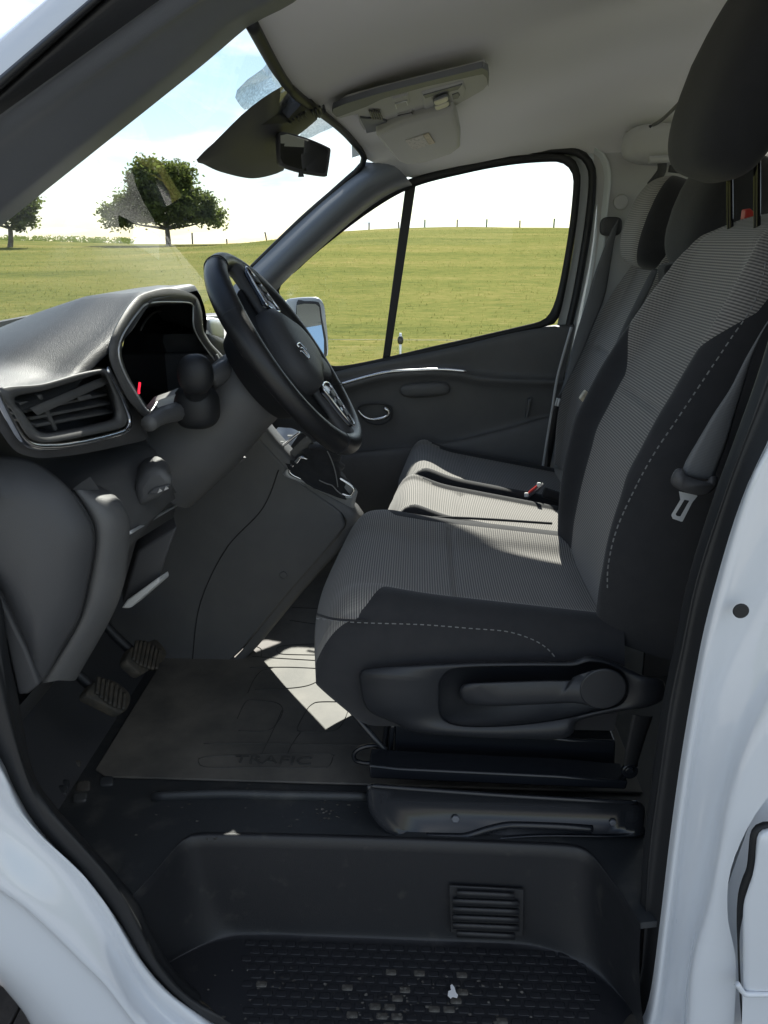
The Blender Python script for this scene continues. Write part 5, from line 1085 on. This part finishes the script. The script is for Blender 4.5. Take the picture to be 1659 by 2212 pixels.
# ---- right: B pillar with seal, white body panel
pw = [(1900, 100), (1860, 380), (1800, 610), (1720, 800), (1659, 952), (1618, 1038), (1578, 1149), (1531, 1317), (1505, 1438), (1473, 1624), (1448, 1803), (1424, 2005), (1404, 2147), (1380, 2212), (1330, 2270)]
pl0 = [(1870, -100), (1830, 180), (1770, 410), (1700, 600), (1640, 800), (1585, 955), (1545, 1065), (1490, 1240), (1456, 1400), (1432, 1519), (1410, 1681), (1392, 1835), (1382, 2005), (1372, 2120), (1330, 2215)]
pm0 = [(1885, -90), (1850, 190), (1795, 420), (1730, 610), (1664, 800), (1606, 955), (1566, 1065), (1508, 1240), (1474, 1400), (1448, 1519), (1424, 1681), (1404, 1835), (1392, 2005), (1380, 2120), (1335, 2225)]
q0 = TY(pl0, .935); q0b = [p + Vector((.075, .10, 0)) for p in q0]; q1 = TY(pm0, .905); q3 = TY(pw, .885)
qm = [a.lerp(b, .45) + Vector((0, .01, 0)) for a, b in zip(q1, q3)]
loft('door_seal', [q0b, q0, [a.lerp(b, .5) + Vector((0, -.010, 0)) for a, b in zip(q0, q1)], q1, qm, q3], 'seal', VAN, 60, 30)
loft('middle_pillar_lining', [[p + Vector((.35, .35, 0)) for p in q0], [p + Vector((.10, .12, 0)) for p in q0], [p + Vector((.002, .004, 0)) for p in q0]], 'plastic_lo', VAN, 40, 10)
def col(pts): return [ZP(*p) for p in pts]
v1 = [(1960, 0), (1930, 270), (1870, 500), (1800, 690), (1700, 930), (1650, 1020), (1610, 1140), (1560, 1310), (1525, 1440), (1492, 1624), (1466, 1803), (1440, 2005), (1422, 2150), (1400, 2230), (1350, 2300)]
v2 = [(2060, 100), (2030, 380), (1970, 620), (1900, 820), (1800, 1010), (1730, 1130), (1668, 1260), (1590, 1400), (1535, 1530), (1505, 1660), (1482, 1820), (1458, 2005), (1440, 2150), (1425, 2240), (1380, 2320)]
v3 = [(2110, 150), (2080, 440), (2020, 690), (1950, 900), (1860, 1060), (1780, 1200), (1700, 1350), (1640, 1450), (1590, 1560), (1556, 1690), (1525, 1850), (1496, 2010), (1478, 2150), (1470, 2250), (1440, 2340)]
v4 = [(2160, 200), (2130, 500), (2070, 750), (1990, 960), (1900, 1120), (1830, 1260), (1760, 1400), (1690, 1500), (1630, 1600), (1580, 1720), (1552, 1850), (1530, 1960), (1500, 2080), (1490, 2230), (1470, 2340)]
v5 = [(2230, 220), (2200, 520), (2130, 780), (2040, 1000), (1960, 1150), (1900, 1300), (1840, 1440), (1760, 1560), (1690, 1680), (1625, 1770), (1578, 1880), (1572, 1980), (1590, 2080), (1585, 2220), (1580, 2340)]
bodyr = [q3, TY(v1, .872), TY(v2, .895), TY(v3, .878), TY(v4, .845), TY(v5, .84)]
loft('body_side_rear', bodyr, 'paint', VAN, 60, 50)
hole = disc('body_hole', PY(1599, 1318, .862), (0, -1, 0), .0095, .004, 'seal', VAN, 28, .001)
prism('door_jamb', TY([(1640, 1720), (1900, 1600), (1900, 2350), (1560, 2350), (1566, 1930)], .880), (0, .006, 0), 'paint', VAN, 0)
prism('sill_end', TY([(1376, 1975), (1425, 1960), (1410, 2260), (1340, 2260)], .935), (0, .006, 0), 'seal', VAN, 0)
# sliding-door edge with its dark joint
sdr = sub('sliding_door', 'white sliding door edge behind the doorway')
j0 = [ZP(*p) for p in [(760, 1160), (690, 1162), (655, 1185), (640, 1230), (625, 1380), (600, 1450), (575, 1530), (558, 1640), (552, 1760), (560, 2000), (575, 2212), (590, 2400)]]
tube('door_joint', TY(j0, .836), lambda s: .0055 * (1 - smooth(.25, .5, s)) + .0015, 'seal', sdr, 8, res=60)
dp0 = [ZP(*p) for p in [(790, 1172), (700, 1176), (664, 1200), (650, 1250), (636, 1390), (612, 1465), (592, 1560), (588, 1700), (586, 1900), (585, 2038)]]
dp1 = [ZP(*p) for p in [(800, 1240), (760, 1250), (720, 1300), (690, 1380), (660, 1450), (630, 1540), (612, 1600), (606, 1720), (604, 1900), (602, 2036)]]
dp2 = [ZP(*p) for p in [(1000, 1240), (1000, 1270), (1000, 1330), (1000, 1400), (1000, 1480), (1000, 1560), (1000, 1620), (1000, 1740), (1000, 1900), (1000, 2034)]]
loft('door_skin', [TY(dp0, .845), TY(dp0, .825), TY(dp1, .818), TY(dp2, .812)], 'paint', sdr, 50, 20)
lp0 = [ZP(*p) for p in [(545, 1995), (580, 2045), (620, 2052), (800, 2050), (1000, 2048)]]
tube('lower_lip', TY(lp0, .815), .004, 'paint', sdr, 8, res=40)
ld0 = [ZP(*p) for p in [(575, 2055), (620, 2060), (800, 2060), (1000, 2058)]]; ld1 = [ZP(*p) for p in [(565, 2400), (640, 2400), (800, 2400), (1000, 2400)]]
loft('lower_skin', [TY(ld0, .825), TY(ld1, .82)], 'paint', sdr, 20, 8)

# ================================================================== BODY BEYOND THE PICTURE'S EDGE
arch = [Vector((-1.42 + .37 * math.cos(a), .845, -1.27 + .37 * math.sin(a))) for a in [R(15) + (R(165) - R(15)) * i / 14 for i in range(15)]]
wing = [Vector((-.64, .845, -.25)), Vector((-.64, .845, -.70)), Vector((-.68, .845, -.90)), Vector((-.78, .845, -1.0)), Vector((-.86, .845, -1.18)), Vector((-1.04, .845, -1.18))] + arch + [Vector((-1.80, .845, -1.18)), Vector((-2.02, .845, -1.1)), Vector((-2.05, .845, -.75)), Vector((-1.85, .845, -.52)), Vector((-1.3, .845, -.36)), Vector((-1.0, .845, -.30))]
prism('front_wing', wing, (0, .03, 0), 'paint', VAN, .012)
loft('bonnet', [[Vector((-1.06, .86, -.33)), Vector((-1.10, 1.3, -.30)), Vector((-1.10, 2.05, -.30)), Vector((-1.0, 2.48, -.40))], [Vector((-1.55, .86, -.44)), Vector((-1.6, 1.3, -.42)), Vector((-1.6, 2.05, -.42)), Vector((-1.55, 2.48, -.48))], [Vector((-2.0, .88, -.72)), Vector((-2.12, 1.3, -.68)), Vector((-2.12, 2.05, -.68)), Vector((-2.0, 2.48, -.72))], [Vector((-2.05, .88, -1.2)), Vector((-2.16, 1.3, -1.25)), Vector((-2.16, 2.05, -1.25)), Vector((-2.05, 2.48, -1.2))]], 'paint', VAN, 24, 24)
prism('far_side_skin', [Vector((-2.0, 2.47, -.7)), Vector((-1.0, 2.47, -.42)), Vector((-.45, 2.47, -.40)), Vector((2.65, 2.47, -.36)), Vector((2.65, 2.47, -1.2)), Vector((-2.0, 2.47, -1.2))], (0, .02, 0), 'paint', VAN, .005)
fw = sub('front_wheel', 'black front tyre with steel rim')
def lathe(name, prof, c, m, n=40): grid(name, [[Vector((c[0] + r * math.cos(6.28319 * j / n), c[1] + y, c[2] + r * math.sin(6.28319 * j / n))) for j in range(n)] for r, y in prof], m, fw, closed=True)
lathe('tyre', [(.20, .02), (.22, -.01), (.28, -.02), (.318, .0), (.325, .03), (.325, .18), (.31, .21), (.22, .22)], (-1.42, .875, -1.29), 'seal')
lathe('rim', [(.02, .03), (.08, .03), (.12, .05), (.17, .045), (.20, .02), (.205, .03)], (-1.42, .875, -1.29), 'steel')
prism('side_panel', [Vector((.66, .835, -.33)), Vector((2.65, .835, -.30)), Vector((2.65, .835, -1.2)), Vector((.62, .835, -1.2))], (0, .02, 0), 'paint', VAN, .006)
prism('side_panel_top', [Vector((.70, .86, .24)), Vector((2.65, .86, .24)), Vector((2.65, .90, .44)), Vector((.66, .90, .44))], (0, .02, 0), 'paint', VAN, .004)
loft('roof_skin', [[Vector((x, .84, z - .10)), Vector((x, .95, z - .01)), Vector((x, 1.68, z + .02)), Vector((x, 2.35, z - .01)), Vector((x, 2.45, z - .10))] for x, z in ((-.20, .33), (.1, .41), (.5, .47), (1.2, .49), (2.65, .49))], 'paint', VAN, 30, 20)
